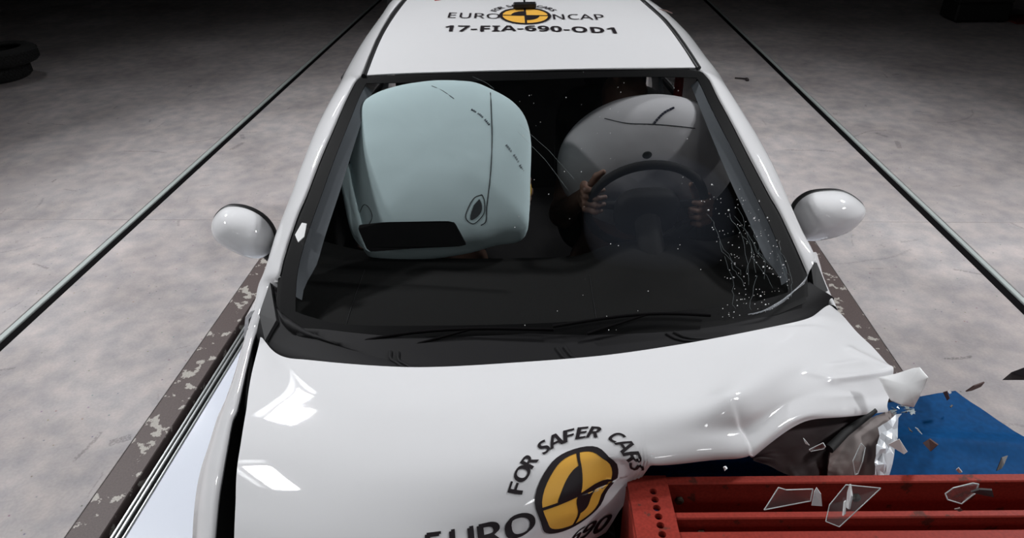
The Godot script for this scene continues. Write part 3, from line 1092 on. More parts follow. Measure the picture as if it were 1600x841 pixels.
	box(st, Vector3(-0.32, 1.482, -1.6), Vector3(0.07, 0.004, 0.05), 0.001)
	part("tape_strip", st, M.red_strap, c, "scrap of red tape")
	for s in [-1.0, 1.0]:
		st = mb()
		tube(st, [Vector3(s * 0.5, 1.453, -1.47), Vector3(s * 0.545, 1.437, -1.52), Vector3(s * 0.582, 1.415, -1.58)], 0.0025, 6)
		part("rail_seam", st, M.brown_bit, c)
	dummy("crash test dummy with both hands on the wheel rim before the round airbag", 1.0)
	dummy("crash test dummy behind the big airbag, yellow patch on one hand", -1.0)


func strip_rows(a: Array, b: Array, s: float, n: int) -> Array:
	var rows := []
	for i in n + 1:
		var p := along(a, float(i) / n)
		var q := along(b, float(i) / n)
		var out := Vector3(s * 0.35, 0.9, 0.1).normalized()
		var row := PackedVector3Array()
		row.append(p + Vector3(-s * 0.006, -0.03, 0))
		row.append(p + Vector3(s * 0.001, -0.003, 0))
		row.append(p.lerp(q, 0.12) + out * 0.003)
		row.append(p.lerp(q, 0.35) + out * 0.008)
		row.append(p.lerp(q, 0.65) + out * 0.009)
		row.append(p.lerp(q, 0.9) + out * 0.004)
		row.append(q)
		row.append(q + Vector3(s * 0.002, -0.018, 0))
		row.append(q + Vector3(-s * 0.012, -0.05, 0))
		rows.append(row)
	return rows


func side_glass(rail: Array, s: float, u: float, v: float) -> Vector3:
	var p := along(rail, lerpf(0.82, 0.03, u)) + Vector3(-s * 0.02, -0.03, 0)
	var q := Vector3(s * (0.765 - 0.05 * u * u), 0.93, lerpf(-0.42, -2.72, u))
	return p.lerp(q, v) + Vector3(s * 0.02 * sin(v * PI), 0, 0)


func door_point(s: float, z: float, v: float) -> Vector3:
	var prof := [Vector3(0.76, 0.945, 0), Vector3(0.795, 0.92, 0), Vector3(0.822, 0.8, 0), Vector3(0.83, 0.65, 0), Vector3(0.82, 0.5, 0), Vector3(0.81, 0.38, 0), Vector3(0.77, 0.26, 0), Vector3(0.70, 0.22, 0)]
	var p := along(prof, v)
	return Vector3(s * (p.x - 0.05 * smoothstep(-2.0, -2.9, z)), p.y, z)


func wheel(c: Node3D, at: Vector3, s: float) -> void:
	var b := Basis(Vector3(0, 0, 1), -s * PI / 2)
	var st := mb()
	lathe(st, [Vector2(0.19, -0.08), Vector2(0.25, -0.09), Vector2(0.285, -0.075), Vector2(0.29, -0.05), Vector2(0.29, 0.05), Vector2(0.285, 0.075), Vector2(0.25, 0.09), Vector2(0.19, 0.08)], 40, at, b)
	var w := part("wheel_tyre", st, M.tyre, c)
	st = mb()
	lathe(st, [Vector2(0.19, -0.08), Vector2(0.19, 0.075), Vector2(0.175, 0.06), Vector2(0.06, 0.075), Vector2(0.001, 0.075)], 40, at, b)
	part("wheel_rim", st, M.rim, w)


func fenders(c: Node3D) -> void:
	# left fender: gap edge, crown, silhouette, flank
	var rows := []
	for i in 41:
		var k := i / 40.0
		var p := along(left_fender_inner, k)
		var q := along(left_fender_outer, k)
		var row := PackedVector3Array()
		row.append(p + Vector3(0.001, -0.006, 0))
		row.append(p)
		row.append(p.lerp(q, 0.25) + Vector3(-0.002, 0.008, 0))
		row.append(p.lerp(q, 0.5) + Vector3(-0.004, 0.012, 0))
		row.append(p.lerp(q, 0.72) + Vector3(-0.004, 0.008, 0))
		row.append(p.lerp(q, 0.8) + Vector3(-0.002, 0.0, 0))
		row.append(q)
		row.append(q + Vector3(-0.006, -0.05, 0))
		row.append(q + Vector3(0.004, -0.14, 0))
		row.append(q + Vector3(0.02, -0.26 if k < 0.2 else -0.2, 0))
		rows.append(row)
	var st := mb()
	skin(st, rows, true, 0.0)
	part("fender", st, M.paint, c)
	st = mb()
	rows = []
	for i in 25:
		var p := along(left_fender_inner, i / 24.0)
		rows.append(PackedVector3Array([p + Vector3(0.001, -0.005, 0), p + Vector3(0.006, -0.04, 0), p + Vector3(0.03, -0.075, 0), p + Vector3(0.12, -0.085, 0)]))
	skin(st, rows, false, 0.002)
	part("gap_shade_strip", st, M.rubber, c)  # black strip put in so the open gap reads as shade
	# right fender: the strip beside the pillar that still stands, and the torn sheet under the bonnet's corner
	st = mb()
	rows = []
	for i in 13:
		var p := along(right_strip_inner, i / 12.0)
		var q := along(right_strip_outer, i / 12.0)
		rows.append(PackedVector3Array([p + Vector3(-0.004, -0.06, 0), p, p.lerp(q, 0.3) + Vector3(0, 0.005, 0), p.lerp(q, 0.7) + Vector3(0, 0.005, 0), q, q + Vector3(0.002, -0.03, 0), q + Vector3(-0.01, -0.2, 0)]))
	skin(st, rows, false, 0.0)
	part("fender_flange", st, M.paint, c)
	var torn := Warp.new([[0, 0, 0.611, 0.845, 0.216], [0.4, 0, 0.687, 0.86, 0.166], [1, 0, 0.805, 0.85, 0.1], [0, 1, 0.598, 0.785, 0.259], [0.4, 1, 0.653, 0.785, 0.26], [1, 1, 0.736, 0.78, 0.258], [0.5, 0.5, 0.686, 0.83, 0.209], [0, 0.5, 0.603, 0.815, 0.235]])
	var brown_sheet := Warp.new([[0, 0, 0.419, 0.885, 0.253], [0.45, 0, 0.546, 0.9, 0.18], [1, 0, 0.766, 0.862, 0.106], [0, 1, 0.438, 0.84, 0.232], [0.4, 1, 0.516, 0.8, 0.237], [1, 1, 0.612, 0.785, 0.259], [0.5, 0.5, 0.551, 0.84, 0.205], [1, 0.5, 0.653, 0.835, 0.193]])
	var wrinkle := FastNoiseLite.new()
	wrinkle.seed = 8
	wrinkle.frequency = 1.3
	var torn_fn := func(u, v) -> Vector3: return torn.at(u, v) + Vector3(0, 0.6, 0.8) * 0.012 * wrinkle.get_noise_2d(u, v * 0.6)
	part("torn_fender", sheet(torn_fn, 24, 24, false, 0.003), M.grey_brown, c, "torn fender sheet in dull grey-brown")
	part("dark_sheet", sheet(func(u, v): return brown_sheet.at(u, v) - Vector3(0, 0.006, 0) + Vector3(0, 0.008, 0.008) * wrinkle.get_noise_2d(u * 1.4 + 5.0, v), 24, 16, false, 0.003), M.brown_sheet, c, "dark brown sheet under the bonnet edge")
	# side of the bonnet's corner down to the torn sheet
	# crushed lamp lens: crumpled facets
	st = mb()
	var rng := RandomNumberGenerator.new()
	rng.seed = 5
	var lens := Warp.new([[0, 0, 0.723, 0.872, 0.188], [1, 0, 0.8, 0.87, 0.131], [0, 1, 0.691, 0.8, 0.268], [1, 1, 0.726, 0.8, 0.269], [0.5, 0.5, 0.735, 0.845, 0.216]])
	st.set_smooth_group(-1)
	var g := []
	for i in 6:
		var row := PackedVector3Array()
		for j in 9:
			row.append(lens.at(i / 5.0, j / 8.0) + Vector3(rng.randf_range(-0.003, 0.003), rng.randf_range(-0.006, 0.006), rng.randf_range(-0.006, 0.006)))
		g.append(row)
	for i in 5:
		for j in 8:
			quad(st, g[i][j], g[i][j + 1], g[i + 1][j + 1], g[i + 1][j])
	part("crushed_lamp", st, M.lens, c, "crushed clear headlamp lens")
	st = mb()
	for i in 14:
		var p := Vector3(rng.randf_range(0.79, 0.835), rng.randf_range(0.84, 0.87), rng.randf_range(0.1, 0.13))
		shard(st, [p, p + Vector3(rng.randf_range(0.004, 0.022), rng.randf_range(-0.006, 0.006), rng.randf_range(-0.008, 0.008)), p + Vector3(rng.randf_range(0.0, 0.012), rng.randf_range(-0.012, 0.012), rng.randf_range(0.0, 0.012))], 0.001)
	part("splinters", st, M.crack, c)
	# bent dark seal under the bonnet's edge
	st = mb()
	tube(st, [Vector3(0.606, 0.852, 0.222), Vector3(0.65, 0.865, 0.19), Vector3(0.700, 0.872, 0.158), Vector3(0.742, 0.875, 0.13)], 0.011, 8, 0.6)
	part("bonnet_seal", st, M.rubber, c, "bent dark seal strip")
	# what shows dark in the gaps
	st = mb()
	box(st, Vector3(-0.29, 0.45, 0.1), Vector3(0.86, 0.5, 0.56), 0.03)
	box(st, Vector3(0.42, 0.45, -0.08), Vector3(0.6, 0.55, 0.3), 0.03)
	part("engine_block", st, M.void, c)
	st = mb()
	box(st, Vector3(-0.7, 0.45, 0.05), Vector3(0.03, 0.44, 0.6), 0.005)
	part("inner_wing", st, M.void, c)
	st = mb()
	box(st, Vector3(-0.3, 0.42, 0.47), Vector3(0.86, 0.42, 0.12), 0.05)
	part("bumper", st, M.paint, c)
	var nose := []
	for i in 41:
		var k := i / 40.0
		var p: Vector3 = hood_grid[int(k * 0.55 * HU)][HV]
		nose.append(PackedVector3Array([p + Vector3(0, -0.006, -0.004), p + Vector3(0, -0.03, 0.004), Vector3(p.x, lerpf(p.y, 0.56, 0.55), lerpf(p.z, 0.5, 0.5)), Vector3(p.x, 0.58, 0.5)]))
	st = mb()
	skin(st, nose, true, 0.004)
	part("front_panel", st, M.paint, c)


func scuttle(c: Node3D) -> void:
	var w := Warp.new(cowl_points)
	var cowl_fn := func(u, v) -> Vector3: return w.at(u, lerpf(-0.08, 1.03, v)) - Vector3(0, 0.03 * smoothstep(0.12, 0.0, v), 0)
	var o := part("cowl_panel", sheet(cowl_fn, 70, 14, false, 0.004), M.cowl, c)
	for k in [[0.272, 0.262], [0.575, 0.565], [0.745, 0.765]]:
		var st := mb()
		for d in [-0.007, 0.007]:
			var pts := []
			for i in 9:
				var t := lerpf(0.14, 0.9, i / 8.0)
				pts.append(w.at(lerpf(k[0], k[1], t) + d, t) + Vector3(0, 0.001, 0))
			tube(st, pts, 0.004, 6)
		part("cowl_rib", st, M.cowl, o)
	# corner fillets beside the screen
	for s in [0, 1]:
		var st := mb()
		var pts := [Vector3(-0.727, 0.985, -0.292), Vector3(-0.737, 0.945, -0.2), Vector3(-0.70, 0.925, -0.11), Vector3(-0.678, 0.955, -0.155)] if s == 0 else [Vector3(0.728, 1.005, -0.305), Vector3(0.748, 1.0, -0.31), Vector3(0.772, 0.94, -0.262), Vector3(0.73, 0.935, -0.24)]
		shard(st, pts.map(func(p): return p + Vector3(0, 0.006, 0)), 0.012)
		part("cowl_corner", st, M.black, c)
	# wipers, parked along the foot of the screen
	for k in [[0.2, 0.0, 0.5, 0.02], [0.5, 0.03, 0.81, 0.015]]:
		var st := mb()
		var pts := []
		for i in 11:
			var t := i / 10.0
			pts.append(gl(lerpf(k[0], k[2], t), lerpf(k[1], k[3], t) + 0.02 * sin(t * PI), 0.012))
		tube(st, pts, 0.004, 6)
		var wp := part("wiper_blade", st, M.groove, c)
		st = mb()
		pts = []
		for i in 7:
			var t := i / 6.0
			pts.append(gl(lerpf(k[0] + 0.06, lerpf(k[0], k[2], 0.6), t), lerpf(k[1] - 0.03, lerpf(k[1], k[3], 0.6) + 0.02, t), 0.012))
		tube(st, pts, 0.004, 6, 0.7)
		part("wiper_arm", st, M.groove, wp)
	# torn clear film hanging at the screen's corner
	var rng := RandomNumberGenerator.new()
	rng.seed = 12
	for k in 6:
		var st2 := mb()
		var pts := []
		for i in 9:
			var t := i / 8.0
			pts.append(gl(lerpf(0.885 + 0.008 * k, 0.985, t), lerpf(0.0, 0.05 + 0.004 * k, t * t), 0.012 + 0.012 * t + 0.003 * k * t) + Vector3(0, rng.randf_range(0, 0.003), 0))
		tube(st2, pts, 0.0012, 5, 0.6)
		part("torn_strand", st2, M.film, c)
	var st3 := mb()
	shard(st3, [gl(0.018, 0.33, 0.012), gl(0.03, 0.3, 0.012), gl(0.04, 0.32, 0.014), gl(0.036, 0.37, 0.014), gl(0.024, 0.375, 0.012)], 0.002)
	part("chip_and_highlight", st3, M.white_bit, c)  # lamp highlight on the glass edge, put in as a small white plate
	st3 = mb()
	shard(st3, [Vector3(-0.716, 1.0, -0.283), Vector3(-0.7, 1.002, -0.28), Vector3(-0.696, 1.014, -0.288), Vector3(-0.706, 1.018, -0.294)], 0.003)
	part("chip_and_highlight", st3, M.white_bit, c)


func cracks(ws: Node3D) -> void:
	var rng := RandomNumberGenerator.new()
	rng.seed = 40
	var st := mb()
	for n in 15:
		var u := rng.randf_range(0.86, 0.97)
		var v := rng.randf_range(0.02, 0.2)
		var drift := rng.randf_range(-0.012, 0.002)
		var pts := []
		for i in rng.randi_range(5, 13):
			pts.append(gl(u, v, 0.001))
			u += drift * 0.5 + rng.randf_range(-0.006, 0.006)
			v += rng.randf_range(0.01, 0.034)
		tube(st, pts, 0.00022, 3)
	for k in [[0.465, 0.72, 0.575, 0.5], [0.46, 0.69, 0.56, 0.46], [0.34, 0.97, 0.4, 0.9]]:
		tube(st, [gl(k[0], k[1], 0.001), gl((k[0] + k[2]) / 2 + 0.008, (k[1] + k[3]) / 2, 0.001), gl(k[2], k[3], 0.001)], 0.00022, 3)
	part("crack_lines", st, M.crack, ws).set_meta("kind", "stuff")
	st = mb()
	for n in 260:
		var u := rng.randf_range(0.83, 0.965)
		var v := rng.randf_range(0.0, 0.5)
		if n > 200:
			u = rng.randf_range(0.45, 0.95)
			v = rng.randf_range(0.0, 1.0)
		elif rng.randf() < (v - 0.15) * 1.6:
			continue
		var p := gl(u, v, 0.0015)
		var r := rng.randf_range(0.0007, 0.0016) * (1.8 if rng.randf() < 0.08 else 1.0)
		box(st, p, Vector3(r, r, r) * 1.6, r * 0.5, Basis.from_euler(Vector3(rng.randf() * 3, rng.randf() * 3, rng.randf() * 3)))
	part("glass_crumbs", st, M.glint, ws).set_meta("kind", "stuff")


func mirrors(c: Node3D) -> void:
	# left: blunt outer end; right: pointed outer end (points as seen on the upright plane of the shell)
	var left := [[-0.985, 1.035], [-0.978, 1.075], [-0.945, 1.108], [-0.905, 1.117], [-0.855, 1.108], [-0.81, 1.08], [-0.785, 1.035], [-0.79, 0.985], [-0.825, 0.955], [-0.87, 0.955], [-0.925, 0.978], [-0.968, 1.005]]
	var right := [[0.772, 1.03], [0.782, 1.075], [0.82, 1.103], [0.875, 1.108], [0.93, 1.1], [0.975, 1.075], [1.0, 1.045], [0.985, 1.01], [0.945, 0.978], [0.885, 0.963], [0.82, 0.962], [0.782, 0.982]]
	for s in [-1.0, 1.0]:
		var src: Array = left if s < 0 else right
		var z0 := -0.565 if s < 0 else -0.59
		var n := Vector3(s * -0.05, 0.22, 0.97).normalized()
		src = src.map(func(p): return [s * 0.882 + (p[0] - s * 0.882) * (0.93 if s < 0 else 1.0) + (0.003 if s < 0 else 0.004), 1.01 + (p[1] - 1.033) * (0.93 if s < 0 else 1.0)])
		var ring := []
		var dark := []
		var face := []
		for p in src:
			var q := Vector3(p[0], p[1], z0 - (p[1] - 1.03) * 0.2 + (p[0] - s * 0.88) * s * -0.12)
			ring.append(q)
			var mid := Vector3(s * 0.882, 1.01, z0)
			dark.append(mid + (q - mid) * 1.035 - n * 0.006)
			face.append(mid + (q - mid) * 0.9 - n * 0.035)
		var st := mb()
		pillow(st, ring, n, 0.095, 0.012, 2.1)
		var shell := part("mirror_shell", st, M.paint, c)
		st = mb()
		pillow(st, dark, n, 0.012, 0.03, 6.0)
		part("mirror_rim", st, M.black, shell)
		st = mb()
		pillow(st, face, n, 0.002, 0.004, 8.0)
		part("mirror_glass", st, M.mirror, shell)
		st = mb()
		var a := Vector3(s * 0.845, 0.965, z0 - 0.005)
		tube(st, [a + Vector3(0, 0.03, 0), a, Vector3(s * 0.815, 0.935, z0 + 0.01), Vector3(s * 0.765, 0.925, z0 + 0.02)], 0.024, 10)
		shard(st, [Vector3(s * 0.778, 0.93, -0.42), Vector3(s * 0.775, 0.93, -0.62), Vector3(s * 0.755, 1.03, -0.56), Vector3(s * 0.762, 1.0, -0.45)], 0.02)
		part("mirror_foot", st, M.black, shell)


func cabin(c: Node3D) -> void:
	# pillar trims seen through the screen
	for s in [0.0, 1.0]:
		var st := mb()
		var rows := lattice(func(u, v): return gl(absf(s - lerpf(0.03, lerpf(0.036, 0.06, smoothstep(0.0, 0.2, v) * (1.0 - 0.55 * smoothstep(0.5, 1.0, v))), u)), lerpf(0.1, 0.955, v), lerpf(-0.015, -0.035, u)), 6, 24)
		skin(st, rows, s > 0.5, 0.004)
		part("pillar_trim", st, M.trim, c)
	# dashboard with the instrument hood
	var prof := [Vector3(0, 0.93, 0.0), Vector3(0, 0.935, -0.14), Vector3(0, 0.93, -0.3), Vector3(0, 0.92, -0.42), Vector3(0, 0.89, -0.5), Vector3(0, 0.8, -0.54), Vector3(0, 0.62, -0.53), Vector3(0, 0.4, -0.42)]
	var dash_fn := func(u, v) -> Vector3:
		var x := lerpf(-0.69, 0.69, u)
		var p := along(prof, v)
		var y: float = p.y + 0.045 * exp(-pow((x - 0.34) / 0.17, 4)) * smoothstep(-0.12, -0.3, p.z) * smoothstep(0.5, 0.9, p.y)
		return Vector3(x, y, p.z - 0.07 - 0.14 * pow(absf(x) / 0.69, 3))
	var dash := part("dashboard", sheet(dash_fn, 60, 40, false, 0.006), M.dash, c)
	for k in [[0.6, 0.02, 0.605, 0.3], [0.13, 0.04, 0.13, 0.32]]:
		var line := mb()
		var pts := []
		for i in 7:
			pts.append(dash_fn.call(lerpf(k[0], k[2], i / 6.0), lerpf(k[1], k[3], i / 6.0)) + Vector3(0, 0.001, 0))
		tube(line, pts, 0.001, 6)
		part("dash_seam", line, M.black, dash)
	var st: SurfaceTool
	# steering wheel
	var hub := Vector3(0.34, 1.03, -0.63)
	var axis := Vector3(0, 0.36, -0.93).normalized()
	var up := Vector3(0, 0.93, 0.36).normalized()
	var ring := []
	for i in 49:
		var a := TAU * i / 48
		ring.append(hub + (Vector3.RIGHT * cos(a) + up * sin(a)) * 0.178)
	st = mb()
	tube(st, ring, 0.014, 10)
	var wh := part("steering_wheel", st, M.dash, c)
	st = mb()
	for a in [0.1, PI - 0.1, PI * 1.5]:
		tube(st, [hub, hub + (Vector3.RIGHT * cos(a) + up * sin(a)) * 0.175], 0.018, 8, 0.6)
	part("wheel_spoke", st, M.dash, wh)
	st = mb()
	blob(st, hub - axis * 0.02, Vector3(0.1, 0.09, 0.04), 0.7, Basis(Vector3.RIGHT, up, Vector3.RIGHT.cross(up)))
	tube(st, [hub - axis * 0.02, hub - axis * 0.25 - Vector3(0, 0.03, 0)], 0.04, 12)
	part("wheel_hub", st, M.dash, wh)
	# seats, tub, bulkheads
	for s in [-1.0, 1.0]:
		var x: float = s * 0.36
		st = mb()
		blob(st, Vector3(x, 0.78, -1.52), Vector3(0.24, 0.36, 0.09), 0.45, Basis(Vector3.RIGHT, -0.25))
		var seat := part("seat_back", st, M.seat, c)
		st = mb()
		blob(st, Vector3(x, 0.33, -1.2), Vector3(0.25, 0.09, 0.28), 0.45)
		part("seat_cushion", st, M.seat, seat)
		st = mb()
		blob(st, Vector3(x, 1.2, -1.63), Vector3(0.12, 0.09, 0.05), 0.5, Basis(Vector3.RIGHT, -0.2))
		part("headrest", st, M.seat, seat)
		st = mb()
		box(st, Vector3(s * 0.72, 0.8, -1.3), Vector3(0.05, 1.0, 0.12), 0.02, Basis(Vector3.BACK, s * 0.12))
		part("centre_pillar", st, M.void, c)
		st = mb()
		box(st, Vector3(s * 0.742, 0.66, -1.15), Vector3(0.03, 0.58, 1.7), 0.012)
		part("door_trim", st, M.seat, c)
	st = mb()
	box(st, Vector3(0, 0.2, -1.35), Vector3(1.5, 0.04, 3.0))
	box(st, Vector3(0, 0.5, -0.22), Vector3(1.4, 0.66, 0.04))
	box(st, Vector3(0, 0.78, -2.6), Vector3(1.4, 1.2, 0.04))
	part("tub", st, M.void, c)
	# red strap and dark gear behind the driver
	st = mb()
	tube(st, [Vector3(0.545, 1.27, -1.2), Vector3(0.53, 1.2, -1.14), Vector3(0.52, 1.1, -1.1), Vector3(0.5, 0.9, -1.1)], 0.016, 8)
	part("red_strap", st, M.red_strap, c)
	st = mb()
	var coil := []
	for i in 90:
		var t := i / 89.0
		coil.append(Vector3(0.43, 1.33, -1.0).lerp(Vector3(0.45, 1.26, -1.04), t) + Vector3(cos(i * 0.9), 0, sin(i * 0.9)) * 0.006)
	tube(st, coil, 0.0015, 5)
	part("coiled_cable", st, M.trim, c)


func bags(c: Node3D) -> void:
	var n := Vector3(0.05, 0.86, 0.5).normalized()
	var folds := FastNoiseLite.new()
	folds.seed = 21
	folds.frequency = 2.2
	var st := mb()
	var seen := pillow(st, bag_outline, n, 0.075, 0.16, 2.8, 24, 96, func(q, h, s): return n * 0.006 * h * folds.get_noise_3dv(q * 1.2) if s > 0.0 else Vector3.ZERO, true)
	var bag := part("passenger_airbag", st, M.bag, c, "tall pale green-grey airbag")
	var look := Vector3(0.081, 0.377, 0.922)   # printed marks and seams are laid on along this line
	st = mb()
	pillow(st, bag_side, Vector3(-0.3, 0.75, 0.6).normalized(), 0.02, 0.12, 2.5, 10, 48)
	part("side_fold", st, M.bag, bag)
	st = mb()
	tube(st, drape(bag_seam, seen, look, 0.0, 6), 0.0016, 6)
	part("seam", st, M.stitch, bag)
	st = mb()
	tube(st, drape(bag_seam_low, seen, look, 0.0, 4), 0.0012, 6)
	part("seam", st, M.stitch, bag)
	st = mb()
	tube(st, drape(bag_marks_a, seen, look, 0.0, 6), 0.0012, 5)
	part("print", st, M.stamp, bag)
	for k in [bag_marks_b, bag_marks_c]:
		st = mb()
		var pts := drape(k, seen, look, 0.0005, 8)
		for i in range(0, pts.size() - 1):
			if (i * 7) % 5 != 0:
				var d: Vector3 = pts[i + 1] - pts[i]
				var w := d.cross(n).normalized() * 0.0035
				tube(st, [pts[i] + d * 0.15 - w, pts[i] + d * 0.15 + w], 0.001, 4)
				tube(st, [pts[i] + d * 0.55 - w * 0.4, pts[i] + d * 0.55 + w], 0.001, 4)
		part("print", st, M.stamp, bag).set_meta("kind", "stuff")
	st = mb()
	var ring := drape(bag_vent_ring + [bag_vent_ring[0]], seen, look, 0.0005, 4)
	tube(st, ring, 0.0014, 6)
	part("vent_stitching", st, M.stitch, bag)
	st = mb()
	shard(st, drape(bag_vent, seen, look, 0.001, 4), 0.002)
	part("vent_hole", st, M.vent, bag)
	# the torn-open lid of the dashboard, standing before the bag
	st = mb()
	var lid := []
	for k in flap.size():
		var p: Vector3 = flap[k]
		var q: Vector3 = flap[(k + 1) % flap.size()]
		lid.append(p.lerp(q, 0.1))
		lid.append(p.lerp(q, 0.9))
	shard(st, lid, 0.008)
	part("airbag_lid", st, M.frit, c, "black lid that the airbag pushed open")
	# driver's cushion
	var m := Vector3(0.385, 1.065, -0.89)
	var up := Vector3(0, 0.96, 0.28)
	var axis := Vector3(0, -0.28, 0.96)
	var rim := []
	for k in 32:
		var a := TAU * k / 32
		rim.append(m + Vector3.RIGHT * cos(a) * 0.3 + up * sin(a) * 0.25)
	st = mb()
	var top := pillow(st, rim, axis, 0.15, 0.15, 2.2, 20, 96, func(q, h, s): return axis * 0.008 * h * folds.get_noise_3dv(q * 2.5))
	var cush := part("driver_airbag", st, M.cushion, c, "round white airbag over the steering wheel")
	st = mb()
	var slant := Vector3(-0.195, 0.365, 0.91)
	var line := drape(cushion_seam, top, slant, 0.001, 6)
	tube(st, line, 0.0014, 6)
	for i in range(6, line.size() - 2):
		if i % 3 != 0:
			tube(st, [line[i] + axis * 0.001, line[i] - up * 0.03 + axis * 0.004], 0.0006, 4)
	part("seam", st, M.stitch, cush)
	st = mb()
	var code := drape(cushion_code, top, slant, 0.001, 6)
	for i in code.size() - 1:
		var d: Vector3 = code[i + 1] - code[i]
		tube(st, [code[i] + d * 0.1, code[i] + d * (0.45 + 0.3 * (i % 2))], 0.0042, 5)
	part("print", st, M.stamp, cush)
	var v: Vector3 = drape([cushion_vent[0], cushion_vent[0]], top, slant, 0.003)[0]
	st = mb()
	lathe(st, [Vector2(0.0001, 0.0), Vector2(0.013, 0.001), Vector2(0.015, -0.001)], 24, v, Basis(Vector3.RIGHT, axis, Vector3.RIGHT.cross(axis)))
	part("vent_hole", st, M.vent, cush)


# ---------------------------------------------------------------- bodies
# bones [a, b, radius at a, radius at b] blended into one skin (surface nets)
func flesh(st: SurfaceTool, bones: Array, cell: float, blend: float) -> void:
	var lo := Vector3.INF
	var hi := -Vector3.INF
	for b in bones:
		var r := Vector3.ONE * (maxf(b[2], b[3]) + blend + 3.0 * cell)
		lo = lo.min((b[0] as Vector3).min(b[1]) - r)
		hi = hi.max((b[0] as Vector3).max(b[1]) + r)
	var nx := int((hi.x - lo.x) / cell) + 2
	var ny := int((hi.y - lo.y) / cell) + 2
	var nz := int((hi.z - lo.z) / cell) + 2
	var f := PackedFloat32Array()
	f.resize(nx * ny * nz)
	f.fill(1.0)
	for b in bones:
		var a: Vector3 = b[0]
		var ab: Vector3 = b[1] - a
		var l2 := maxf(ab.length_squared(), 1e-9)
		var r := Vector3.ONE * (maxf(b[2], b[3]) + blend + 2.0 * cell)
		var p0 := (a.min(b[1]) - r - lo) / cell
		var p1 := (a.max(b[1]) + r - lo) / cell
		for i in range(maxi(0, int(p0.x)), mini(nx - 1, int(p1.x) + 1)):
			for j in range(maxi(0, int(p0.y)), mini(ny - 1, int(p1.y) + 1)):
				var at := (i * ny + j) * nz
				for k in range(maxi(0, int(p0.z)), mini(nz - 1, int(p1.z) + 1)):
					var p := lo + Vector3(i, j, k) * cell - a
					var t := clampf(p.dot(ab) / l2, 0.0, 1.0)
					var d: float = (p - ab * t).length() - lerpf(b[2], b[3], t)
					var e := f[at + k]
					var h := maxf(blend - absf(d - e), 0.0) / blend
					f[at + k] = minf(d, e) - h * h * blend / 4.0
	var verts := {}
	var offs := [0, 1, nz, nz + 1, ny * nz, ny * nz + 1, ny * nz + nz, ny * nz + nz + 1]
	var at8 := [Vector3(0, 0, 0), Vector3(0, 0, 1), Vector3(0, 1, 0), Vector3(0, 1, 1), Vector3(1, 0, 0), Vector3(1, 0, 1), Vector3(1, 1, 0), Vector3(1, 1, 1)]
	var pairs := [[0, 1], [2, 3], [4, 5], [6, 7], [0, 2], [1, 3], [4, 6], [5, 7], [0, 4], [1, 5], [2, 6], [3, 7]]
	for i in nx - 1:
		for j in ny - 1:
			for k in nz - 1:
				var id := (i * ny + j) * nz + k
				if absf(f[id]) > 2.0 * cell:
					continue
				var sum := Vector3.ZERO
				var n := 0
				for e in pairs:
					var x: float = f[id + offs[e[0]]]
					var y: float = f[id + offs[e[1]]]
					if (x < 0.0) != (y < 0.0):
						sum += (at8[e[0]] as Vector3).lerp(at8[e[1]], x / (x - y))
						n += 1
				if n:
					verts[id] = lo + (Vector3(i, j, k) + sum / n) * cell
	st.set_smooth_group(0)
	var steps := [ny * nz, nz, 1]
	for id in verts:
		for axis in 3:
			var s: int = steps[axis]
			var u: int = steps[(axis + 1) % 3]
			var v: int = steps[(axis + 2) % 3]
			if id + s >= f.size() or id - u - v < 0:
				continue
			var x := f[id]
			var y := f[id + s]
			if (x < 0.0) == (y < 0.0):
				continue
			if not (verts.has(id - u) and verts.has(id - v) and verts.has(id - u - v)):
				continue
			if x < 0.0:
				quad(st, verts[id - u - v], verts[id - v], verts[id], verts[id - u])
			else:
				quad(st, verts[id - u - v], verts[id - u], verts[id], verts[id - v])


func hand(wrist: Vector3, s: float) -> Array:
	# gripping a rim: s = 1 has the fingers wrap towards +x
	var bones := []
	for i in 4:
		var y := wrist.y + 0.062 - 0.021 * i
		var x := wrist.x - s * 0.006
		var long := 1.0 - 0.12 * absf(i - 1.3)
		var a := Vector3(x, y, wrist.z + 0.05)
		var b := Vector3(x + s * 0.002, y + 0.002, wrist.z + 0.09)
		var d := b + Vector3(s * 0.034, 0.002 - 0.003 * i, 0.016) * long
		var e := d + Vector3(s * 0.026, -0.002, -0.012) * long
		bones.append([wrist + Vector3(0, 0.012 - 0.006 * i, 0.005), a, 0.017, 0.0125])
		bones.append([a, b, 0.0108, 0.0098])
		bones.append([b, d, 0.0096, 0.0088])
		bones.append([d, e, 0.0086, 0.0074])
	var t0 := wrist + Vector3(s * 0.012, 0.03, 0.01)
	var t1 := wrist + Vector3(s * 0.034, 0.082, 0.03)
	var t2 := t1 + Vector3(s * 0.016, 0.024, 0.024)
	bones.append([wrist, t0, 0.022, 0.018])
	bones.append([t0, t1, 0.014, 0.011])
	bones.append([t1, t2, 0.0105, 0.0085])
	return bones


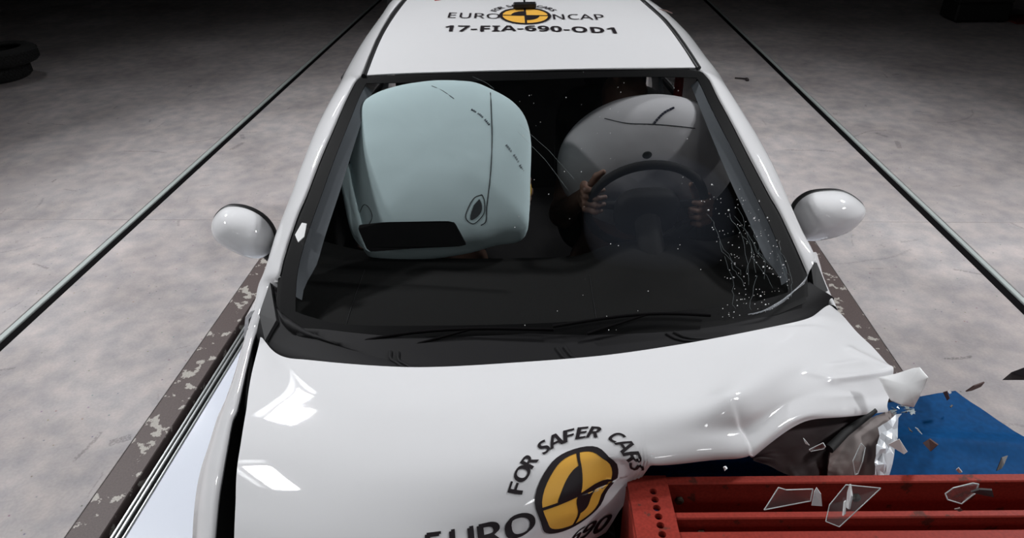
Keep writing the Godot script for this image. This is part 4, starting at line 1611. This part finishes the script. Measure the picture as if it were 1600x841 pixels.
func dummy(label: String, s: float) -> void:
	var t := thing("crash_dummy", label, "crash dummy", Vector3(0.003, 0, 0), 0.056)
	var x := s * 0.36
	var head := Vector3(x, 1.15, -1.24)
	var hands: Array
	var elbows: Array
	if s > 0:
		hands = [Vector3(0.158, 1.035, -0.705), Vector3(0.522, 1.0, -0.675)]
		elbows = [Vector3(0.12, 0.82, -1.02), Vector3(0.60, 0.82, -1.0)]
	else:
		hands = [Vector3(-0.62, 0.72, -0.95), Vector3(-0.03, 1.06, -0.7)]
		elbows = [Vector3(-0.60, 0.72, -1.2), Vector3(-0.13, 0.74, -1.12)]
	var bones := [
		[Vector3(x, 0.47, -1.34), Vector3(x, 0.66, -1.33), 0.14, 0.125],
		[Vector3(x, 0.66, -1.33), Vector3(x, 0.86, -1.3), 0.125, 0.13],
		[Vector3(x - 0.14, 0.93, -1.29), Vector3(x + 0.14, 0.93, -1.29), 0.075, 0.075],
		[Vector3(x, 0.93, -1.29), head + Vector3(0, -0.06, -0.01), 0.06, 0.055],
		[head, head + Vector3(0, 0.045, -0.02), 0.082, 0.085],
		[head + Vector3(0, -0.05, 0.035), head + Vector3(0, -0.07, 0.05), 0.055, 0.04],
		[head + Vector3(0, 0.0, 0.085), head + Vector3(0, -0.025, 0.1), 0.012, 0.014],
	]
	for k in 2:
		var q := -1.0 if k == 0 else 1.0
		bones.append([Vector3(x + q * 0.18, 0.93, -1.28), elbows[k], 0.06, 0.046])
		bones.append([elbows[k], hands[k], 0.044, 0.028])
		bones.append([Vector3(x + q * 0.09, 0.46, -1.3), Vector3(x + q * 0.12, 0.5, -0.86), 0.095, 0.068])
		bones.append([Vector3(x + q * 0.12, 0.5, -0.86), Vector3(x + q * 0.1, 0.27, -0.62), 0.062, 0.042])
	var st := mb()
	flesh(st, bones, 0.014, 0.04)
	for k in 2:
		flesh(st, hand(hands[k], 1.0 if k == 0 else -1.0), 0.0035, 0.008)
	part("body", st, M.skin, t)
	if s < 0:
		st = mb()
		blob(st, hands[1] + Vector3(0.004, 0.03, 0.052), Vector3(0.016, 0.034, 0.018), 0.9)
		part("paint_patch", st, M.patch, t, "yellow patch")


func smoke() -> void:
	var air := FogVolume.new()
	air.name = "airbag_smoke"
	air.shape = RenderingServer.FOG_VOLUME_SHAPE_ELLIPSOID
	air.size = Vector3(0.44, 0.4, 0.36)
	air.position = Vector3(0.33, 1.045, -0.52)
	var m := FogMaterial.new()
	m.albedo = Color(0.7, 0.74, 0.82)
	m.density = 0.45
	air.material = m
	add_child(air)
	tag(air, "thin bluish smoke drifting in front of the steering wheel", "smoke")
	air.set_meta("kind", "stuff")


# ---------------------------------------------------------------- barrier
func barrier() -> void:
	var t := thing("crash_barrier", "red painted steel barrier frame with flanges, bolts and a drilled end plate", "barrier", Vector3(0.176, 0, 0.285), 0.037)
	var st := mb()
	for z in [[0.0, 0.021], [0.092, 0.109], [0.138, 0.168], [0.25, 0.27], [0.33, 0.35]]:
		st = mb()
		box(st, Vector3(0.94, 0.73, (z[0] + z[1]) / 2), Vector3(1.73, 0.26, z[1] - z[0]), 0.0025)
		part("flange", st, M.red, t)
	st = mb()
	box(st, Vector3(0.9, 0.3, 0.19), Vector3(1.8, 0.6, 0.37), 0.005)
	part("pedestal", st, M.red, t)
	st = mb()
	box(st, Vector3(-0.0035, 0.7, 0.19), Vector3(0.007, 0.3, 0.375), 0.002)
	part("side_plate", st, M.red, t)
	var plate := CSGBox3D.new()
	plate.name = "end_plate"
	plate.size = Vector3(0.082, 0.014, 0.42)
	plate.position = Vector3(0.036, 0.857, 0.212)
	plate.material_override = M.red
	t.add_child(plate)
	for k in 18:
		var hole := CSGCylinder3D.new()
		hole.name = "hole_%03d" % (k + 1)
		hole.operation = CSGShape3D.OPERATION_SUBTRACTION
		hole.radius = 0.0078
		hole.height = 0.1
		hole.sides = 16
		hole.position = Vector3(0.008, 0, -0.168 + 0.0208 * k)
		plate.add_child(hole)
	for p in [Vector3(0.105, 0.815, 0.023), Vector3(0.47, 0.82, 0.023), Vector3(0.13, 0.82, 0.111), Vector3(0.9, 0.82, 0.023)]:
		st = mb()
		lathe(st, [Vector2(0.0095, 0.0), Vector2(0.0095, 0.006), Vector2(0.006, 0.008), Vector2(0.0001, 0.008)], 6, p, Basis(Vector3.RIGHT, PI / 2), false)
		part("bolt", st, M.bolt, t)
	# blue cover of the crushed honeycomb
	var blue := thing("barrier_cover", "crumpled blue sheet cover of the deformable block between red frame and car", "cover", Vector3(0.7, 0, 0.1))
	var near := func(x: float) -> float: return 0.285 - 0.037 * (x - 0.176) - 0.004
	var o := Vector3(0.7, 0, 0.1)
	var pts := [[0, 0, 0.26, 0.735, 0.06], [0.3, 0, 0.5, 0.765, 0.0], [0.62, 0, 0.8, 0.782, -0.035], [0.75, 0, 0.875, 0.784, -0.048], [1, 0, 1.037, 0.787, -0.086], [1, 0.35, 1.1, 0.778, 0.02], [1, 0.7, 1.165, 0.772, 0.125], [0, 1, 0.2, 0.74, near.call(0.2)], [0.3, 1, 0.5, 0.745, near.call(0.5)], [0.6, 1, 0.8, 0.76, near.call(0.8)], [1, 1, 1.24, 0.765, near.call(1.24)], [0.3, 0.5, 0.47, 0.752, 0.15], [0.6, 0.5, 0.8, 0.768, 0.1], [0.82, 0.5, 0.97, 0.785, 0.085], [0.9, 0.75, 1.09, 0.776, 0.17], [0.1, 0.6, 0.32, 0.755, 0.17], [0.18, 0.5, 0.38, 0.74, 0.15]]
	var w := Warp.new(pts)
	var buckle := FastNoiseLite.new()
	buckle.seed = 3
	buckle.frequency = 1.6
	var fn := func(u, v) -> Vector3:
		var p := w.at(u, v) - o
		p.y += 0.007 * buckle.get_noise_2d(u * 1.6, v) + 0.008 * maxf(0.0, 1.0 - absf(u * 0.5 - v * 0.9 + 0.06) / 0.12)
		p.y += 0.012 * exp(-(pow((u - 0.97) / 0.03, 2) + pow((v - 0.82) / 0.12, 2)))
		return p
	st = mb()
	skin(st, lattice(fn, 60, 30), true, 0.002)
	part("top_sheet", st, M.blue, blue)
	st = mb()
	skin(st, lattice(func(u, v): return fn.call(1.0, u) + Vector3(-0.03 * v, -0.52 * v, 0), 16, 8), true, 0.002)
	skin(st, lattice(func(u, v): return fn.call(u, 0.0) + Vector3(0, -0.52 * v, 0.03 * v), 24, 8), false, 0.002)
	part("side_sheet", st, M.blue, blue)


# ---------------------------------------------------------------- flying pieces
func piece(called: String, label: String, category: String, pts: Array, thick: float, m: Material, group := "", rim := 0.0) -> void:
	var c := Vector3.ZERO
	for p in pts:
		c += p
	c /= pts.size()
	var own := pts.map(func(p): return p - c)
	var t := thing(called, label, category, c, 0.0, group)
	var st := mb()
	shard(st, own, thick)
	part("plate" if rim <= 0.0 else "clear_plate", st, m, t)
	if rim > 0.0:
		st = mb()
		for i in own.size():
			tube(st, [own[i], own[(i + 1) % own.size()]], rim, 5)
		part("bright_edge", st, M.shard_edge, t)


func debris() -> void:
	# the large curled panel has a bulge
	var ring := [Vector3(0.744, 0.960, 0.074), Vector3(0.749, 0.950, 0.093), Vector3(0.761, 0.930, 0.116), Vector3(0.779, 0.930, 0.132), Vector3(0.805, 0.925, 0.132), Vector3(0.814, 0.950, 0.125), Vector3(0.827, 0.970, 0.110), Vector3(0.833, 0.985, 0.102), Vector3(0.826, 0.990, 0.074), Vector3(0.816, 0.985, 0.070), Vector3(0.784, 0.965, 0.066)]
	var c := Vector3(0.79, 0.957, 0.1)
	var t := thing("panel_fragment", "large white body panel fragment curling in the air off the bonnet's corner", "fragment", c)
	var st := mb()
	var out := []
	for k in ring.size():
		var a: Vector3 = ring[k]
		var b: Vector3 = ring[(k + 1) % ring.size()]
		for i in 4:
			out.append(a.lerp(b, i / 4.0) - c)
	pillow(st, out, Vector3(-0.2, 0.75, 0.62).normalized(), 0.009, 0.001, 2.0, 10, 88, null, true)
	part("curved_plate", st, M.white_bit, t)
	piece("panel_fragment", "small white triangular chip flying over the blue cover beside the crushed headlamp", "fragment", [Vector3(0.721, 0.900, 0.220), Vector3(0.737, 0.920, 0.224), Vector3(0.752, 0.900, 0.240), Vector3(0.749, 0.890, 0.237)], 0.002, M.white_bit)
	piece("trim_chip", "square brown chip tumbling over the middle of the blue cover", "fragment", [Vector3(0.796, 0.900, 0.213), Vector3(0.792, 0.930, 0.232), Vector3(0.801, 0.930, 0.249), Vector3(0.801, 0.900, 0.237)], 0.003, M.brown_bit)
	piece("trim_chip", "thin dark sliver in the air between blue cover and concrete floor", "fragment", [Vector3(1.319, 0.500, -0.425), Vector3(1.340, 0.520, -0.429), Vector3(1.372, 0.530, -0.436), Vector3(1.368, 0.510, -0.438), Vector3(1.340, 0.500, -0.431)], 0.004, M.brown_bit)
	piece("trim_chip", "broad dark wedge of plastic in the air, rightmost of all the debris", "fragment", [Vector3(1.363, 0.600, -0.361), Vector3(1.389, 0.620, -0.373), Vector3(1.419, 0.650, -0.364), Vector3(1.428, 0.620, -0.339)], 0.006, M.dark_bit)
	piece("glass_shard", "four-sided clear shard over the red frame, leftmost of the large shards", "glass shard", [Vector3(0.388, 0.980, 0.467), Vector3(0.410, 1.020, 0.452), Vector3(0.426, 1.010, 0.448), Vector3(0.468, 1.020, 0.454), Vector3(0.470, 0.990, 0.454)], 0.002, M.shard, "clear shards over the red frame", 0.0011)
	piece("panel_fragment", "white curved sliver against the right end of the leftmost clear shard", "fragment", [Vector3(0.469, 0.990, 0.463), Vector3(0.469, 1.020, 0.459), Vector3(0.471, 1.030, 0.459), Vector3(0.479, 1.020, 0.464), Vector3(0.487, 0.990, 0.464)], 0.002, M.white_bit)
	piece("glass_shard", "long clear shard slanting up over the middle of the red frame", "glass shard", [Vector3(0.487, 0.980, 0.489), Vector3(0.495, 1.000, 0.471), Vector3(0.518, 1.040, 0.461), Vector3(0.568, 1.050, 0.476), Vector3(0.536, 1.020, 0.491), Vector3(0.506, 0.980, 0.500)], 0.002, M.shard, "clear shards over the red frame", 0.0009)
	piece("panel_fragment", "bright white upright sliver in front of the long slanting clear shard", "fragment", [Vector3(0.523, 1.000, 0.475), Vector3(0.526, 1.020, 0.460), Vector3(0.526, 1.040, 0.459), Vector3(0.525, 1.030, 0.476), Vector3(0.526, 1.000, 0.479)], 0.003, M.white_bit)
	piece("panel_fragment", "narrow white splinter just left of the bright upright sliver", "fragment", [Vector3(0.510, 1.000, 0.493), Vector3(0.512, 1.020, 0.481), Vector3(0.516, 1.020, 0.477), Vector3(0.516, 1.000, 0.488)], 0.002, M.white_bit)
	piece("glass_shard", "rounded clear shard over the red frame, rightmost of the large shards", "glass shard", [Vector3(0.691, 1.020, 0.458), Vector3(0.696, 1.040, 0.463), Vector3(0.719, 1.060, 0.470), Vector3(0.727, 1.060, 0.472), Vector3(0.737, 1.030, 0.463), Vector3(0.722, 1.000, 0.462), Vector3(0.696, 1.010, 0.462)], 0.002, M.shard, "clear shards over the red frame", 0.0011)
	piece("trim_chip", "black blade-shaped chip beside the rightmost clear shard over the red frame", "fragment", [Vector3(0.722, 1.040, 0.470), Vector3(0.731, 1.050, 0.473), Vector3(0.751, 1.050, 0.474), Vector3(0.762, 1.030, 0.471), Vector3(0.745, 1.030, 0.467)], 0.003, M.dark_bit)
	piece("panel_fragment", "tiny white chip above the red top flange, in front of the blue cover", "fragment", [Vector3(0.812, 0.920, 0.306), Vector3(0.812, 0.930, 0.310), Vector3(0.821, 0.920, 0.312), Vector3(0.822, 0.910, 0.305)], 0.002, M.white_bit)
	piece("panel_fragment", "tiny bright crumb where blue cover shows below the bonnet edge", "fragment", [Vector3(0.355, 0.930, 0.320), Vector3(0.359, 0.930, 0.319), Vector3(0.361, 0.930, 0.325), Vector3(0.359, 0.920, 0.321)], 0.004, M.white_bit)
	piece("glass_shard", "small oblong clear shard in front of the dark gap under the bonnet", "glass shard", [Vector3(0.502, 1.000, 0.339), Vector3(0.523, 1.020, 0.341), Vector3(0.524, 1.020, 0.351), Vector3(0.530, 1.000, 0.337), Vector3(0.508, 0.990, 0.334)], 0.002, M.shard, "", 0.0007)
	piece("panel_fragment", "small pale splinter above the small oblong shard in the dark gap", "fragment", [Vector3(0.500, 1.000, 0.309), Vector3(0.502, 1.000, 0.314), Vector3(0.511, 0.990, 0.318), Vector3(0.505, 0.990, 0.314)], 0.001, M.shard_edge)
	piece("glass_shard", "upright clear splinter in front of the torn fender sheet", "glass shard", [Vector3(0.565, 1.000, 0.400), Vector3(0.556, 1.030, 0.395), Vector3(0.568, 1.060, 0.382), Vector3(0.578, 1.050, 0.382), Vector3(0.572, 1.030, 0.397), Vector3(0.571, 1.000, 0.397)], 0.002, M.shard, "", 0.0009)
	piece("trim_chip", "black strip lying askew on the blue cover near its outer edge", "fragment", [Vector3(0.973, 0.818, 0.210), Vector3(1.002, 0.822, 0.174), Vector3(1.018, 0.822, 0.168), Vector3(0.998, 0.818, 0.192), Vector3(0.989, 0.815, 0.201)], 0.003, M.dark_bit)
	piece("trim_chip", "dark flake between the crushed headlamp and the pale flake, over the blue cover", "fragment", [Vector3(0.813, 0.860, 0.125), Vector3(0.815, 0.860, 0.133), Vector3(0.816, 0.860, 0.141), Vector3(0.812, 0.860, 0.135)], 0.002, M.dark_bit)
	piece("panel_fragment", "narrow pale flake flying over the blue cover above the brown chip", "fragment", [Vector3(0.814, 0.880, 0.146), Vector3(0.818, 0.880, 0.150), Vector3(0.827, 0.870, 0.157), Vector3(0.824, 0.870, 0.151)], 0.001, M.shard_edge)
	piece("trim_chip", "brown flake at the peak of the blue cover", "fragment", [Vector3(0.963, 0.840, -0.020), Vector3(0.966, 0.850, -0.013), Vector3(0.976, 0.830, -0.009), Vector3(0.975, 0.820, -0.013)], 0.002, M.brown_bit)
	piece("panel_fragment", "white tip touching the brown flake at the blue cover's peak", "fragment", [Vector3(0.958, 0.860, 0.001), Vector3(0.959, 0.870, 0.005), Vector3(0.965, 0.860, 0.005), Vector3(0.958, 0.860, 0.010)], 0.002, M.white_bit)
	piece("trim_chip", "tiny black speck on the blue cover below its peak", "fragment", [Vector3(0.983, 0.805, -0.008), Vector3(0.991, 0.805, -0.015), Vector3(0.992, 0.805, -0.011), Vector3(0.984, 0.805, -0.004)], 0.002, M.dark_bit)
	piece("trim_chip", "small grey-brown crumb in the air over the red frame's middle flange", "fragment", [Vector3(0.719, 0.980, 0.456), Vector3(0.730, 0.980, 0.453), Vector3(0.739, 0.970, 0.450), Vector3(0.731, 0.970, 0.452)], 0.002, M.brown_bit)


# ---------------------------------------------------------------- at the back of the hall
func tyre(label: String, at: Vector3, tilt: Basis) -> void:
	var t := thing("tyre", label, "tyre", at, 0.0, "tyres stacked on the hall floor")
	t.basis = tilt
	var st := mb()
	lathe(st, [Vector2(0.19, 0.03), Vector2(0.2, 0.005), Vector2(0.28, 0.0), Vector2(0.315, 0.02), Vector2(0.328, 0.06), Vector2(0.33, 0.11), Vector2(0.328, 0.16), Vector2(0.315, 0.2), Vector2(0.28, 0.22), Vector2(0.2, 0.215), Vector2(0.19, 0.19), Vector2(0.25, 0.17), Vector2(0.29, 0.11), Vector2(0.25, 0.05), Vector2(0.19, 0.03)], 64)
	var o := part("casing", st, M.tyre, t)
	st = mb()
	for y in [0.06, 0.093, 0.127, 0.16]:
		var n := 56
		for k in n:
			var a := TAU * (k + (0.5 if y in [0.093, 0.16] else 0.0)) / n
			box(st, Vector3(cos(a) * 0.331, y, sin(a) * 0.331), Vector3(0.012, 0.026, 0.028), 0.003, Basis(Vector3.UP, -a))
	part("tread_blocks", st, M.tyre, o).set_meta("kind", "stuff")


func far_things() -> void:
	tyre("black tyre lying flat on the concrete, lower of the stacked two", Vector3(-5.8, 0.0, -5.85), Basis.from_scale(Vector3(1, 0.74, 1)))
	tyre("black tyre resting on top of the other tyre", Vector3(-5.66, 0.1635, -5.85), Basis(Vector3(0, 1, 0), 0.4) * Basis.from_scale(Vector3(1, 0.74, 1)))
	var t := thing("equipment_case", "low black equipment case on the floor in the dark, beside the red stand", "case", Vector3(5.42, 0, -8.25))
	var st := mb()
	box(st, Vector3(0, 0.13, 0), Vector3(0.66, 0.22, 0.42), 0.02)
	part("body", st, M.case, t)
	st = mb()
	box(st, Vector3(0, 0.265, 0), Vector3(0.67, 0.05, 0.43), 0.015)
	part("lid", st, M.case, t)
	for x in [-0.26, 0.26]:
		st = mb()
		box(st, Vector3(x, 0.01, 0), Vector3(0.06, 0.02, 0.36), 0.004)
		part("foot", st, M.rubber, t)
	t = thing("steel_stand", "dark red steel stand in the far dark corner beside the black case", "stand", Vector3(6.1, 0, -8.2))
	st = mb()
	box(st, Vector3(0, 0.01, 0), Vector3(0.6, 0.02, 0.5), 0.004)
	part("base_plate", st, M.rust, t)
	st = mb()
	box(st, Vector3(0, 0.26, 0), Vector3(0.12, 0.48, 0.12), 0.01)
	part("post", st, M.rust, t)
	st = mb()
	box(st, Vector3(0, 0.52, 0), Vector3(0.4, 0.04, 0.36), 0.006)
	part("top_plate", st, M.rust, t)
	t = thing("metal_scrap", "small dark bent scrap lying on the concrete between car and right slot", "scrap", Vector3(1.91, 0, -5.62))
	st = mb()
	tube(st, [Vector3(-0.06, 0.008, -0.04), Vector3(0.0, 0.009, -0.02), Vector3(0.06, 0.008, 0.0)], 0.008, 6)
	part("rod", st, M.dark_bit, t)
	st = mb()
	box(st, Vector3(0.04, 0.012, 0.03), Vector3(0.03, 0.024, 0.05), 0.004)
	part("lug", st, M.dark_bit, t)
